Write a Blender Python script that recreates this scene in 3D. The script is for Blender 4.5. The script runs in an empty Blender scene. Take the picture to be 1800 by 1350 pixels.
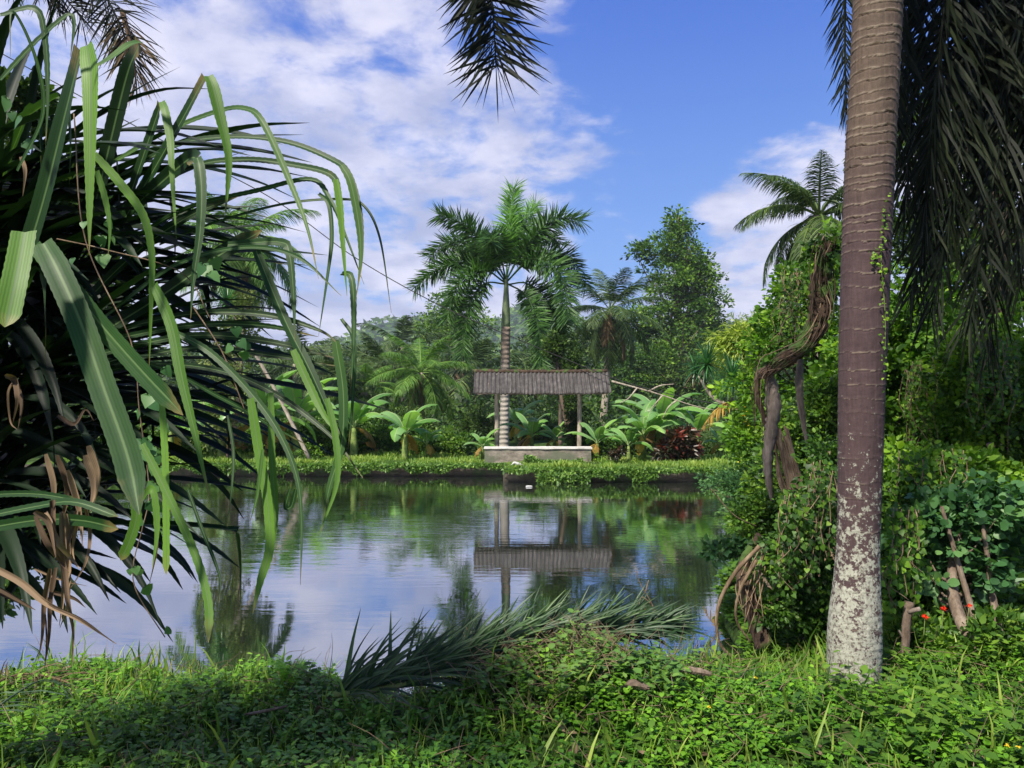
import bpy, math, numpy as np
from mathutils import Vector, noise

sc = bpy.context.scene
C = sc.collection
# ------------------------------------------------------------------ camera
CZ = 2.2; F = 1300.0; PITCH = math.atan(41 / F)
cam_d = bpy.data.cameras.new("camera"); cam = bpy.data.objects.new("camera", cam_d); C.objects.link(cam)
cam.location = (0, 0, CZ); cam.rotation_euler = (math.pi / 2 + PITCH, 0, 0)
cam_d.sensor_width = 36; cam_d.lens = 26; cam_d.clip_start = 0.05; cam_d.clip_end = 6000
sc.camera = cam
# ------------------------------------------------------------------ light and sky
SUN_EL, SUN_AZ = 52, 215      # azimuth clockwise from +Y (north): behind the camera, to the left
SKY_K = 0.066
sun_d = bpy.data.lights.new("sun", 'SUN'); sun = bpy.data.objects.new("sun", sun_d); C.objects.link(sun)
sun_d.energy = 5.0; sun_d.angle = math.radians(4); sun_d.color = (1.0, .93, .80)
_el, _az = math.radians(SUN_EL), math.radians(SUN_AZ)
sdir = Vector((math.sin(_az) * math.cos(_el), math.cos(_az) * math.cos(_el), math.sin(_el)))
sun.rotation_euler = sdir.to_track_quat('Z', 'Y').to_euler(); sun.location = (0, -5, 30)
sc.view_settings.view_transform = 'Standard'; sc.view_settings.look = 'None'
sc.view_settings.exposure = 0.86; sc.view_settings.gamma = 1; sc.view_settings.use_curve_mapping = False
sc.cycles.use_denoising = True
sc.cycles.max_bounces = 7; sc.cycles.diffuse_bounces = 3; sc.cycles.glossy_bounces = 3
sc.cycles.transmission_bounces = 4; sc.cycles.transparent_max_bounces = 4; sc.cycles.volume_bounces = 0

class N:                                                   # small node helper
    def __init__(s, tree): s.t = tree; s.n = tree.nodes; s.l = tree.links; s.n.clear()
    def __call__(s, typ, ins=None, **kw):
        nd = s.n.new(typ)
        for k, v in kw.items(): setattr(nd, k, v)
        for k, v in (ins or {}).items(): s.set(nd.inputs[k], v)
        return nd
    def set(s, sock, v):
        if isinstance(v, bpy.types.Node): v = v.outputs[0]
        if isinstance(v, bpy.types.NodeSocket): s.l.new(v, sock)
        else: sock.default_value = v
    def math(s, op, a, b=0.0, c=0.0, clamp=False): return s('ShaderNodeMath', {0: a, 1: b, 2: c}, operation=op, use_clamp=clamp).outputs[0]
    def noise(s, vec, scale, det=4, rough=.55, dist=0.0): return s('ShaderNodeTexNoise', {'Vector': vec, 'Scale': scale, 'Detail': det, 'Roughness': rough, 'Distortion': dist}).outputs[0]
    def mapr(s, v, a, b, c=0.0, d=1.0, smooth=True): return s('ShaderNodeMapRange', {0: v, 1: a, 2: b, 3: c, 4: d}, interpolation_type='SMOOTHSTEP' if smooth else 'LINEAR').outputs[0]
    def mix(s, f, a, b, bt='MIX'):
        nd = s.n.new('ShaderNodeMix'); nd.data_type = 'RGBA'; nd.blend_type = bt
        s.set(nd.inputs[0], f); s.set(nd.inputs[6], a); s.set(nd.inputs[7], b); return nd.outputs[2]
    def scale(s, v, x, y, z): return s('ShaderNodeVectorMath', {0: v, 1: (x, y, z)}, operation='MULTIPLY').outputs[0]
    def ramp(s, f, stops):
        nd = s.n.new('ShaderNodeValToRGB'); s.set(nd.inputs[0], f); e = nd.color_ramp.elements
        while len(e) < len(stops): e.new(.5)
        for el, (p, c) in zip(e, stops): el.position = p; el.color = (*c, 1)
        return nd.outputs[0]

w = bpy.data.worlds.new("World"); sc.world = w; w.use_nodes = True
n = N(w.node_tree)
sky = n('ShaderNodeTexSky', sky_type='NISHITA'); sky.sun_disc = False
sky.sun_elevation = _el; sky.sun_rotation = _az; sky.air_density = 1.0; sky.dust_density = .6; sky.ozone_density = 2.5
tc = n('ShaderNodeTexCoord').outputs['Generated']
sep = n('ShaderNodeSeparateXYZ', {0: tc}); X, Y, Z = sep.outputs
zc = n.math('ADD', n.math('MAXIMUM', Z, 0.0), .22)
pl = n('ShaderNodeCombineXYZ', {0: n.math('DIVIDE', X, zc), 1: n.math('DIVIDE', Y, zc), 2: 0.0}).outputs[0]
c1 = n.noise(pl, 1.7, 7, .58, .3)
c2 = n.noise(pl, 6.5, 6, .62, .2)
cl = n.math('ADD', n.math('MULTIPLY', c1, .58), n.math('MULTIPLY', c2, .42))
# more cloud to the left, a clear blue gap on the right, a second bank low on the far right
az = n.math('ARCTAN2', X, Y)                               # radians, 0 ahead, + to the right
left = n.mapr(n.math('ADD', az, n.math('MULTIPLY', Z, .25)), .40, .02, 0, 1)
bank = n.math('MULTIPLY', n.mapr(n.math('SUBTRACT', az, n.math('MULTIPLY', Z, .62)), .03, .13, 0, 1), n.mapr(Z, .40, .27, 0, 1))
cov = n.math('MAXIMUM', left, bank)
low = n.mapr(Z, .20, .03, 0, .17)
thr = n.math('SUBTRACT', n.math('SUBTRACT', .665, n.math('MULTIPLY', cov, .235)), low)
d = n.mapr(n.math('SUBTRACT', cl, thr), -.05, .11, 0, 1)
dens = n.math('MULTIPLY', d, .93)
shade = n.mapr(n.noise(n('ShaderNodeVectorMath', {0: pl, 1: (.12, .1, 0)}, operation='ADD').outputs[0], 2.6, 6, .6), .34, .66, 0, 1)
ccol = n.mix(shade, (3.9, 4.3, 6.4, 1), (7.6, 7.5, 8.9, 1))
blue = n.mix(n.mapr(Z, 0.0, .62, 0, 1), (1.9, 4.2, 8.8, 1), (.18, 1.1, 5.9, 1))
skyc = n.mix(.9, sky.outputs[0], blue)
fin = n.mix(dens, skyc, ccol)
bg = n('ShaderNodeBackground', {'Color': fin, 'Strength': SKY_K})
n('ShaderNodeOutputWorld', {'Surface': bg})

# ------------------------------------------------------------------ helpers
rng = np.random.default_rng(11)
R = rng.random
def U(a, b, *s): return rng.uniform(a, b, s or None)
def P(px, py, y):
    """World point seen at photo pixel (px, py) at distance y ahead."""
    a, b = (px - 900) / F, (675 - py) / F
    dy = math.cos(PITCH) - b * math.sin(PITCH); dz = math.sin(PITCH) + b * math.cos(PITCH)
    t = y / dy
    return np.array([a * t, y, CZ + dz * t])
def unit(v): return v / np.maximum(np.linalg.norm(v, axis=-1, keepdims=True), 1e-9)
def catmull(pts, m):
    p = np.asarray(pts, float)
    if len(p) == 2: return p[0] + (p[1] - p[0]) * np.linspace(0, 1, m)[:, None]
    q = np.vstack([2 * p[0] - p[1], p, 2 * p[-1] - p[-2]])
    seg = np.linalg.norm(np.diff(p, axis=0), axis=1); cum = np.r_[0, np.cumsum(seg)]
    s = np.linspace(0, cum[-1], m); i = np.clip(np.searchsorted(cum, s, 'right') - 1, 0, len(p) - 2)
    t = ((s - cum[i]) / np.maximum(seg[i], 1e-9))[:, None]
    a, b, c, e = q[i], q[i + 1], q[i + 2], q[i + 3]
    return .5 * (2 * b + (c - a) * t + (2 * a - 5 * b + 4 * c - e) * t ** 2 + (3 * b - a - 3 * c + e) * t ** 3)

class G:
    """Collects quads and triangles (with a per-vertex attribute: random, along, across)."""
    def __init__(s): s.V = []; s.Q = []; s.T = []; s.A = []; s.n = 0
    def add(s, v, q=None, t=None, a=(.5, .5, 0)):
        v = np.asarray(v, float).reshape(-1, 3); m = len(v)
        a = np.broadcast_to(np.asarray(a, float), (m, 3))
        if q is not None and len(q): s.Q.append(np.asarray(q, int).reshape(-1, 4) + s.n)
        if t is not None and len(t): s.T.append(np.asarray(t, int).reshape(-1, 3) + s.n)
        s.V.append(v); s.A.append(a); s.n += m
    def build(s, name, mat, parent=None, origin=(0, 0, 0), smooth=True):
        v = np.concatenate(s.V) - np.asarray(origin, float)
        Q = np.concatenate(s.Q) if s.Q else np.zeros((0, 4), int); T = np.concatenate(s.T) if s.T else np.zeros((0, 3), int)
        me = bpy.data.meshes.new(name); me.vertices.add(len(v)); me.vertices.foreach_set('co', v.ravel().astype(np.float32))
        lp = np.r_[Q.ravel(), T.ravel()].astype(np.int32); me.loops.add(len(lp)); me.loops.foreach_set('vertex_index', lp)
        nf = len(Q) + len(T); me.polygons.add(nf)
        st = np.r_[np.arange(len(Q)) * 4, len(Q) * 4 + np.arange(len(T)) * 3].astype(np.int32)
        me.polygons.foreach_set('loop_start', st)
        me.polygons.foreach_set('use_smooth', np.full(nf, smooth))
        at = me.attributes.new('lf', 'FLOAT_VECTOR', 'POINT'); at.data.foreach_set('vector', np.concatenate(s.A).ravel().astype(np.float32))
        me.update(calc_edges=True); me.materials.append(mat)
        o = bpy.data.objects.new(name, me); C.objects.link(o)
        if parent: o.parent = parent
        else: o.location = origin
        return o
def tag(o, label=None, cat=None, group=None, kind=None):
    for k, v in (('label', label), ('category', cat), ('group', group), ('kind', kind)):
        if v: o[k] = v
    return o
def thing(name, loc, label, cat, group=None):
    o = bpy.data.objects.new(name, None); C.objects.link(o); o.location = loc; o.empty_display_size = .2
    return tag(o, label, cat, group)

def tube(g, pts, rad, k=8, m=None, rnd=.5, rough=0.0, smoothp=True):
    p = catmull(pts, m or max(2, (len(pts) - 1) * 5)) if smoothp else np.asarray(pts, float)
    m = len(p); r = np.interp(np.linspace(0, 1, m), np.linspace(0, 1, len(rad)), rad)
    t = unit(np.gradient(p, axis=0)); ref = np.array([0, 0, 1.]) if abs(t[0, 2]) < .9 else np.array([1., 0, 0])
    s = np.zeros_like(p); s[0] = unit(np.cross(t[0], ref))
    for i in range(1, m): s[i] = unit(s[i - 1] - t[i] * np.dot(s[i - 1], t[i]))
    b = np.cross(t, s); a = np.linspace(0, 2 * math.pi, k, endpoint=False)
    rr = r[:, None] * (1 + rough * (R((m, k)) - .5))
    v = p[:, None] + rr[..., None] * (np.cos(a)[None, :, None] * s[:, None] + np.sin(a)[None, :, None] * b[:, None])
    i = np.arange(m - 1)[:, None] * k; j = np.arange(k)[None]; j2 = (j + 1) % k
    q = np.stack([i + j, i + j2, i + k + j2, i + k + j], -1).reshape(-1, 4)
    vv = np.vstack([v.reshape(-1, 3), p[:1], p[-1:]]); c0, c1 = m * k, m * k + 1
    tr = [(c0, (x + 1) % k, x) for x in range(k)] + [(c1, (m - 1) * k + x, (m - 1) * k + (x + 1) % k) for x in range(k)]
    al = np.r_[np.repeat(np.linspace(0, 1, m), k), 0, 1]
    g.add(vv, q, tr, np.stack([np.full(len(vv), rnd), al, np.zeros(len(vv))], 1))
def box(g, x0, x1, y0, y1, z0, z1, nx=1, jit=0.0):
    xs = np.linspace(x0, x1, nx + 1)
    ring = lambda x: [(x, y0, z0), (x, y1, z0), (x, y1, z1), (x, y0, z1)]
    v = np.array([ring(x) for x in xs]).reshape(-1, 3)
    if jit: v = v + (R(v.shape) - .5) * jit
    q = [(4 * i + (j + 1) % 4, 4 * i + 4 + (j + 1) % 4, 4 * i + 4 + j, 4 * i + j) for i in range(nx) for j in range(4)]
    q += [(3, 2, 1, 0), (4 * nx, 4 * nx + 1, 4 * nx + 2, 4 * nx + 3)]
    g.add(v, q, None, (.5, .5, 0))

def _tmpl(rows):
    """rows: (y, halfwidth, z_edge, z_mid) -> folded leaf template with pointed ends."""
    v = []; q = []; t = []
    for (y, hw, ze, zm) in rows:
        if hw == 0: v.append([(0, y, zm)])
        else: v.append([(-hw, y, ze), (0, y, zm), (hw, y, ze)])
    idx = []; k = 0
    for r in v: idx.append(list(range(k, k + len(r)))); k += len(r)
    for a, b in zip(idx, idx[1:]):
        if len(a) == 3 and len(b) == 3: q += [(a[0], a[1], b[1], b[0]), (a[1], a[2], b[2], b[1])]
        elif len(a) == 1: t += [(a[0], b[1], b[0]), (a[0], b[2], b[1])]
        else: t += [(a[0], a[1], b[0]), (a[1], a[2], b[0])]
    return np.array([p for r in v for p in r], float), np.array(q).reshape(-1, 4), np.array(t).reshape(-1, 3)
T_DIA = (np.array([(0, 0, 0), (.27, .45, .06), (0, 1, -.1), (-.27, .45, .06)], float), np.zeros((0, 4), int), np.array([(0, 1, 2), (0, 2, 3)]))
T_OVAL = _tmpl([(0, 0, 0, 0), (.25, .27, .05, 0), (.62, .27, .02, -.03), (1, 0, 0, -.12)])
T_ROUND = _tmpl([(0, 0, 0, 0), (.15, .26, .04, 0), (.45, .40, .05, .01), (.8, .30, .0, -.02), (1, 0, 0, -.06)])
T_HEART = _tmpl([(.12, 0, 0, 0), (.0, .22, .03, .0), (.2, .42, .05, 0), (.55, .3, .02, -.02), (1, 0, 0, -.12)])
T_BLADE = _tmpl([(0, .03, .01, 0), (.4, .035, 0, -.01), (.75, .022, -.12, -.12), (1, 0, 0, -.32)])
def scatter(g, tm, pos, d, nrm, size, rnd, wid=1.0):
    tv, tq, tt = tm; M = len(pos); d = unit(d); s = np.cross(d, nrm); bad = np.linalg.norm(s, axis=1) < 1e-4; s[bad] = (1, 0, 0); s = unit(s); nn = np.cross(s, d)
    size = np.broadcast_to(np.asarray(size, float), (M,))[:, None, None]; wid = np.broadcast_to(np.asarray(wid, float), (M,))[:, None, None]
    v = pos[:, None] + size * (tv[None, :, :1] * wid * s[:, None] + tv[None, :, 1:2] * d[:, None] + tv[None, :, 2:] * nn[:, None])
    k = len(tv); off = (np.arange(M) * k)[:, None, None]
    a = np.zeros((M, k, 3)); a[..., 0] = np.asarray(rnd).reshape(M, 1); a[..., 1] = tv[:, 1]; a[..., 2] = np.clip(tv[:, 0] * 3, -1, 1)
    g.add(v, (tq[None] + off).reshape(-1, 4) if len(tq) else None, (tt[None] + off).reshape(-1, 3) if len(tt) else None, a.reshape(-1, 3))

def ball(M):
    v = rng.normal(size=(M, 3)); return unit(v)
def crown(g, blobs, dens, npl, cr, ls, tm=T_DIA, up=.5, shell=.45, rvar=.25, droop=0.0, wid=1.0, base=.5):
    """Leaf clusters spread through ellipsoids; returns the cluster centres."""
    cs = []
    for b in blobs:
        c = np.array(b[:3]); r = np.array(b[3:6] if len(b) >= 6 else (b[3],) * 3)
        ncl = max(4, int(dens * (b[6] if len(b) > 6 else 1)))
        dr = ball(ncl); rad = R((ncl, 1)) ** shell
        lump = np.array([noise.noise(Vector(v_ * 2.6) + Vector(c)) for v_ in dr])[:, None]
        cs.append(np.hstack([c + dr * r * rad * (1 + .10 * rng.normal(size=(ncl, 1)) + .55 * lump + .35 * (R((ncl, 1)) < .05)), dr]))
    cs = np.vstack(cs); M = len(cs)
    cen = np.repeat(cs[:, :3], npl, 0); out = np.repeat(cs[:, 3:], npl, 0)
    off = ball(M * npl) * (R((M * npl, 1)) ** .6) * cr * np.array([1, 1, .55]); pos = cen + off
    tone = np.repeat(np.clip(base + rvar * rng.normal(size=M), 0, 1), npl)
    rn = np.clip(tone + .16 * rng.normal(size=M * npl), 0, 1)
    dr = unit(off / cr + .5 * out + .6 * ball(M * npl) + np.array([0, 0, -droop])); nr = unit(ball(M * npl) * .75 + np.array([0, 0, up]) + .3 * out)
    scatter(g, tm, pos, dr, nr, ls * U(.65, 1.3, M * npl) * np.repeat(U(.7, 1.35, M), npl), rn, wid)
    return cs[:, :3]
def limbs(g, trunk, tips, r0, nl=14, k=5, sag=.15):
    """Branches from points on the trunk out to some of the leaf clusters."""
    tr = catmull(trunk, 24); sel = tips[rng.permutation(len(tips))[:nl]]
    for t in sel:
        h = np.clip((t[2] - tr[0, 2]) / max(tr[-1, 2] - tr[0, 2], .1) * .75, .12, .97); i = int(h * 23); b = tr[i]
        mid = (b + t) / 2 + np.array([0, 0, -sag * np.linalg.norm(t - b)]) + .06 * rng.normal(size=3) * np.linalg.norm(t - b)
        rr = r0 * (1 - .75 * h) * .45; tube(g, [b, mid, t], [rr, rr * .6, rr * .2], k, 7)

def frond(g, pts, nl, ll, lw, plume=0.0, droop=.35, ang=(62, 28), r0=.02, bare=.12, rs=None, rb=.5, seg=3, vang=0.0, tipl=.35, jit=.12):
    """A feather leaf: rachis tube (into rs) and two rows (or a plume) of strap leaflets."""
    m = 40; p = catmull(pts, m); t = unit(np.gradient(p, axis=0))
    if rs is not None: tube(rs, p, [r0, r0 * .7, r0 * .2], 6, None, rb, smoothp=False)
    s = np.linspace(bare, 1, nl); s = np.repeat(s, 2); sg = np.tile([-1., 1.], nl); M = 2 * nl
    s = np.clip(s + .4 * (R(M) - .5) / nl, 0, 1)
    ip = lambda arr: np.stack([np.interp(s, np.linspace(0, 1, m), arr[:, c]) for c in range(3)], 1)
    b = ip(p); tt = unit(ip(t)); side = np.cross(tt, (0, 0, 1.)); l = np.linalg.norm(side, axis=1, keepdims=True)
    h = unit(np.array([p[-1, 0] - p[0, 0], p[-1, 1] - p[0, 1], 0.001])); alt = np.cross(h, (0, 0, 1.))
    side = np.where(l > .25, side / np.maximum(l, 1e-6), alt); side = unit(side - tt * np.sum(side * tt, 1, keepdims=True)); upv = np.cross(side, tt)
    a = np.radians(np.interp(s, [bare, 1], ang) + 7 * rng.normal(size=M)); phi = np.radians(vang) + rng.normal(size=M) * (.12 + plume)
    d = tt * np.cos(a)[:, None] + (side * (sg * np.cos(phi))[:, None] + upv * np.sin(phi)[:, None]) * np.sin(a)[:, None]
    L = ll * np.interp(s, [bare, bare + .15, .55, .85, 1], [.55, .9, 1, .75, tipl]) * U(1 - jit, 1 + jit, M)
    W = lw * np.interp(s, [bare, .5, 1], [.9, 1, .6]); wd = unit(np.cross(d, np.cross(tt, d)) * 0 + np.cross(d, unit(np.cross(tt, d) + .35 * ball(M))))
    cur = b.copy(); rows = []; prof = [.45, 1, .85, .5, 0][:0]
    prof = np.interp(np.linspace(0, 1, seg + 1), [0, .25, .6, .85, 1], [.5, 1, .85, .5, .06])
    rn = np.clip(.5 + .2 * rng.normal(size=M), 0, 1); A = []
    for i in range(seg + 1):
        hw = (W * prof[i])[:, None] / 2; rows.append(np.stack([cur - wd * hw, cur + wd * hw], 1))
        A.append(np.stack([np.stack([rn, np.full(M, i / seg), np.full(M, x)], 1) for x in (-1., 1.)], 1))
        d = unit(d + np.array([0, 0, -droop * (1.0 / seg) * 2.2]) * (.4 + i * .45)); cur = cur + d * (L / seg)[:, None]
        wd = unit(wd - d * np.sum(wd * d, 1, keepdims=True))
    v = np.stack(rows, 1).reshape(M, -1, 3); A = np.stack(A, 1).reshape(M, -1, 3); k = 2 * (seg + 1)
    q = np.array([(2 * i, 2 * i + 1, 2 * i + 3, 2 * i + 2) for i in range(seg)])
    g.add(v.reshape(-1, 3), (q[None] + (np.arange(M) * k)[:, None, None]).reshape(-1, 4), None, A.reshape(-1, 3))
def arc(base, azd, el, L, bend, m=7, pw=1.25):
    """Curve leaving base at azimuth azd, elevation el (degrees) and bending down."""
    p = [np.array(base, float)]; a = math.radians(azd); h = np.array([math.cos(a), math.sin(a), 0])
    for i in range(1, m):
        e = math.radians(el - bend * (i / (m - 1)) ** pw); p.append(p[-1] + (h * math.cos(e) + np.array([0, 0, math.sin(e)])) * L / (m - 1))
    return p
def strap(g, pts, w, face=(0, -1, .2), m=30, fold=.22, teeth=0.0, rnd=.5, taper=.5, start=.75, twist=0.0, cut=False):
    p = catmull(pts, m); t = unit(np.gradient(p, axis=0)); f = np.asarray(face, float)
    sd = unit(np.cross(t, f)); 
    for i in range(1, m):
        if np.dot(sd[i], sd[i - 1]) < 0: sd[i] = -sd[i]
    if twist:
        nn = np.cross(sd, t); a = np.linspace(0, twist, m)[:, None]; sd = unit(sd * np.cos(a) + nn * np.sin(a))
    nn = np.cross(sd, t); u = np.linspace(0, 1, m)
    hw = w / 2 * np.interp(u, [0, .12], [start, 1]) * (1 if cut else np.clip((1 - u) / taper, 0, 1) ** .75 * 1.0 + .0)
    hw = np.maximum(hw, .0006)
    jag = np.zeros(m); 
    if teeth: jag[::2] = teeth
    L = p - sd * (hw + jag * (hw > .006))[:, None]; Rr = p + sd * (hw + jag[::-1] * (hw > .006))[:, None]; c = p - nn * (fold * hw)[:, None] * 1.0
    q1, q2 = (L + c) / 2 + nn * .05 * hw[:, None], (Rr + c) / 2 + nn * .05 * hw[:, None]
    v = np.stack([L, q1, c, q2, Rr], 1).reshape(-1, 3); ac = np.tile([-1, -.5, 0, .5, 1.], m)
    q = [(5 * i + j, 5 * i + j + 1, 5 * i + j + 6, 5 * i + j + 5) for i in range(m - 1) for j in range(4)]
    g.add(v, q, None, np.stack([np.full(5 * m, rnd), np.repeat(u, 5), ac], 1))
def broad(g, pts, w, m=12, rnd=.5, tear=.3, fold=.35, face=(0, 0, 1), hang=0.0):
    """Banana-type blade: stalk and midrib with feathered flaps either side."""
    p = catmull(pts, m * 2); t = unit(np.gradient(p, axis=0)); sd = unit(np.cross(t, np.asarray(face, float))); nn = np.cross(sd, t)
    u = np.linspace(0, 1, m * 2); hw = w / 2 * np.interp(u, [0, .12, .2, .35, .7, .9, 1], [0, 0, .55, .95, 1, .55, .05])
    tube(g, p, [w * .05, w * .03, .004], 5, None, .95, smoothp=False)
    for sg in (-1, 1):
        i = 3
        while i < m * 2 - 1:
            k = int(min(m * 2 - 1 - i, 1 + rng.integers(1, 5) if R() < tear else 6)); j = i + k
            dp = (fold + hang * R()) * np.ones(k + 1); e = p[i:j + 1] + sd[i:j + 1] * (sg * hw[i:j + 1])[:, None] + nn[i:j + 1] * (-(dp - .2) * hw[i:j + 1])[:, None] + t[i:j + 1] * .12 * hw[i:j + 1][:, None]
            mid = (p[i:j + 1] + e) / 2 + nn[i:j + 1] * (.14 * hw[i:j + 1])[:, None]
            if k > 0 and tear > 0: e[-1] = e[-1] * .93 + e[-2] * .07
            v = np.stack([p[i:j + 1], mid, e], 1).reshape(-1, 3)
            q = [(3 * a + b, 3 * a + b + 1, 3 * a + b + 4, 3 * a + b + 3) for a in range(k) for b in range(2)]
            g.add(v, q, None, np.stack([np.full(len(v), rnd), np.repeat(u[i:j + 1], 3), np.tile([0, .5, 1.], k + 1)], 1)); i = j
# ------------------------------------------------------------------ materials
def newmat(name):
    m = bpy.data.materials.new(name); m.use_nodes = True; return m, N(m.node_tree)
def leafmat(name, dark, mid, light, trans=.3, rough=.42, spec=.5, tipc=None, rib=None, stripe=0.0, back=None):
    m, n = newmat(name)
    at = n('ShaderNodeAttribute', attribute_name='lf'); s = n('ShaderNodeSeparateXYZ', {0: at.outputs['Vector']}); r, al, ac = s.outputs
    pos = n('ShaderNodeTexCoord').outputs['Object']
    f = n.math('ADD', r, n.math('MULTIPLY', n.math('SUBTRACT', n.noise(pos, 2.2, 3), .5), .5), clamp=True)
    col = n.ramp(f, [(0, dark), (.5, mid), (1, light)])
    if tipc: col = n.mix(n.mapr(n.math('ADD', al, n.math('MULTIPLY', n.noise(pos, 14), .4)), 1.06, 1.28), col, (*tipc, 1))
    if stripe:
        wv = n.math('SINE', n.math('MULTIPLY', ac, 26.0)); col = n.mix(n.mapr(wv, -1, 1, 0, stripe), col, (*[c * .35 for c in mid], 1))
    if rib: col = n.mix(n.mapr(n.math('ABSOLUTE', ac), .16, .02), col, (*rib, 1))
    if back:
        geo = n('ShaderNodeNewGeometry'); col = n.mix(n.math('MULTIPLY', geo.outputs['Backfacing'], .6), col, (*back, 1))
    pr = n('ShaderNodeBsdfPrincipled', {'Base Color': col, 'Roughness': rough, 'Specular IOR Level': spec})
    tcol = n.mix(1.0, col, (1.5, 1.7, .6, 1), 'MULTIPLY'); tr = n('ShaderNodeBsdfTranslucent', {'Color': tcol})
    mx = n('ShaderNodeMixShader', {0: trans, 1: pr, 2: tr}); n('ShaderNodeOutputMaterial', {'Surface': mx}); return m
def barkmat(name, a, b, c, scale=8, bump=.6, zs=1.0, rough=.85, moss=None):
    m, n = newmat(name); pos = n('ShaderNodeTexCoord').outputs['Object']; pz = n.scale(pos, 1, 1, zs)
    f = n.noise(pz, scale, 6, .62); f2 = n.noise(pz, scale * 4.5, 5, .6)
    col = n.ramp(n.math('ADD', n.math('MULTIPLY', f, .7), n.math('MULTIPLY', f2, .3)), [(.34, a), (.5, b), (.68, c)])
    if moss: col = n.mix(n.mapr(n.noise(pos, scale * .45, 4), .5, .62), col, (*moss, 1))
    bp = n('ShaderNodeBump', {'Strength': bump, 'Distance': .02, 'Height': n.math('ADD', f, f2)})
    pr = n('ShaderNodeBsdfPrincipled', {'Base Color': col, 'Roughness': rough, 'Normal': bp, 'Specular IOR Level': .2}); n('ShaderNodeOutputMaterial', {'Surface': pr}); return m
M = {}
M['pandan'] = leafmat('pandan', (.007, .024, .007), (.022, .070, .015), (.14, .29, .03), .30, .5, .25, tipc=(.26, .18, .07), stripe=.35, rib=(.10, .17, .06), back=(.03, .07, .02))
M['pandan_shaded'] = leafmat('pandan_shaded', (.004, .012, .005), (.009, .026, .009), (.022, .055, .015), .12, .55, .25, stripe=.2)  # darker copy of pandan, shadow among the leaves is in the colour
M['dead'] = leafmat('dead', (.04, .027, .018), (.12, .08, .05), (.27, .19, .12), .12, .8, .15, stripe=.3)
M['foxtail'] = leafmat('foxtail', (.012, .038, .010), (.035, .090, .020), (.09, .20, .035), .2, .5, .22)
M['foxtail_new'] = leafmat('foxtail_new', (.05, .13, .02), (.10, .24, .035), (.17, .35, .05), .3, .42, .4)
M['coconut'] = leafmat('coconut', (.010, .026, .007), (.035, .070, .016), (.12, .18, .04), .2, .5, .25)
M['coconut_sunlit'] = leafmat('coconut_sunlit', (.035, .09, .015), (.08, .18, .028), (.20, .33, .06), .28, .5, .22)  # lighter copy of coconut, sunlight on the crowns painted into the greens
M['dry_frond'] = leafmat('dry_frond', (.05, .035, .022), (.13, .09, .055), (.24, .18, .10), .1, .8, .1)
M['backlit_frond'] = leafmat('backlit_frond', (.004, .006, .004), (.008, .012, .007), (.022, .030, .012), .05, .6, .1)  # near-black: backlit shade of the hanging fronds is put into the colour
M['fallen'] = leafmat('fallen', (.012, .034, .014), (.030, .068, .026), (.08, .14, .05), .12, .45, .35)
M['banana'] = leafmat('banana', (.06, .15, .03), (.12, .27, .05), (.24, .42, .09), .34, .38, .45, rib=(.3, .4, .16), back=(.16, .30, .12))
M['banana_old'] = leafmat('banana_old', (.10, .06, .025), (.26, .16, .035), (.45, .32, .05), .25, .6, .2)
M['leaf_dark'] = leafmat('leaf_dark', (.010, .026, .006), (.032, .070, .013), (.10, .17, .028), .24, .5, .22)
M['leaf_mid'] = leafmat('leaf_mid', (.018, .05, .010), (.06, .14, .016), (.17, .28, .03), .3, .48, .25)
M['leaf_light'] = leafmat('leaf_light', (.025, .07, .008), (.085, .195, .016), (.24, .39, .03), .34, .48, .25)
M['leaf_blue'] = leafmat('leaf_blue', (.018, .055, .02), (.045, .125, .04), (.11, .22, .065), .26, .45, .3)
M['leaf_olive'] = leafmat('leaf_olive', (.04, .06, .015), (.09, .13, .03), (.18, .22, .06), .25, .5, .3)
M['bamboo'] = leafmat('bamboo', (.10, .16, .03), (.24, .32, .06), (.42, .48, .10), .4, .45, .3)
M['cover'] = leafmat('cover', (.022, .075, .007), (.085, .22, .014), (.22, .42, .03), .32, .42, .4, back=(.05, .14, .03))
M['grass'] = leafmat('grass', (.05, .12, .015), (.13, .24, .03), (.30, .38, .07), .35, .5, .3)
M['creeper'] = leafmat('creeper', (.03, .08, .012), (.09, .19, .03), (.20, .32, .06), .28, .45, .4)
M['fern'] = leafmat('fern', (.07, .18, .02), (.15, .34, .04), (.28, .50, .06), .4, .45, .3)
M['fern_dark'] = leafmat('fern_dark', (.03, .06, .03), (.07, .12, .06), (.12, .18, .09), .2, .5, .3)
M['dracaena'] = leafmat('dracaena', (.012, .05, .02), (.03, .11, .035), (.08, .22, .06), .2, .35, .5)
M['croton'] = leafmat('croton', (.02, .03, .012), (.045, .026, .014), (.17, .028, .018), .2, .4, .5)
M['flower'] = leafmat('flower', (.5, .02, .01), (.8, .05, .02), (.9, .12, .04), .3, .5, .2)
M['yellow'] = leafmat('yellow', (.5, .35, .02), (.7, .48, .02), (.8, .6, .05), .35, .5, .2)
M['bark'] = barkmat('bark', (.05, .035, .025), (.13, .095, .07), (.26, .21, .16), 9, .7, .35)
M['bark_pale'] = barkmat('bark_pale', (.12, .10, .08), (.27, .23, .18), (.42, .38, .31), 8, .4, .4)
M['bark_red'] = barkmat('bark_red', (.018, .011, .008), (.05, .032, .022), (.12, .08, .055), 10, .9, .25, moss=(.05, .09, .02))
M['root'] = barkmat('root', (.06, .04, .025), (.16, .11, .07), (.30, .23, .15), 14, .5, .3)
M['wood'] = barkmat('wood', (.06, .05, .042), (.15, .12, .10), (.28, .23, .19), 12, .5, .15)
M['stem'] = barkmat('stem', (.05, .09, .02), (.14, .20, .05), (.28, .30, .10), 9, .2)
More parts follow.
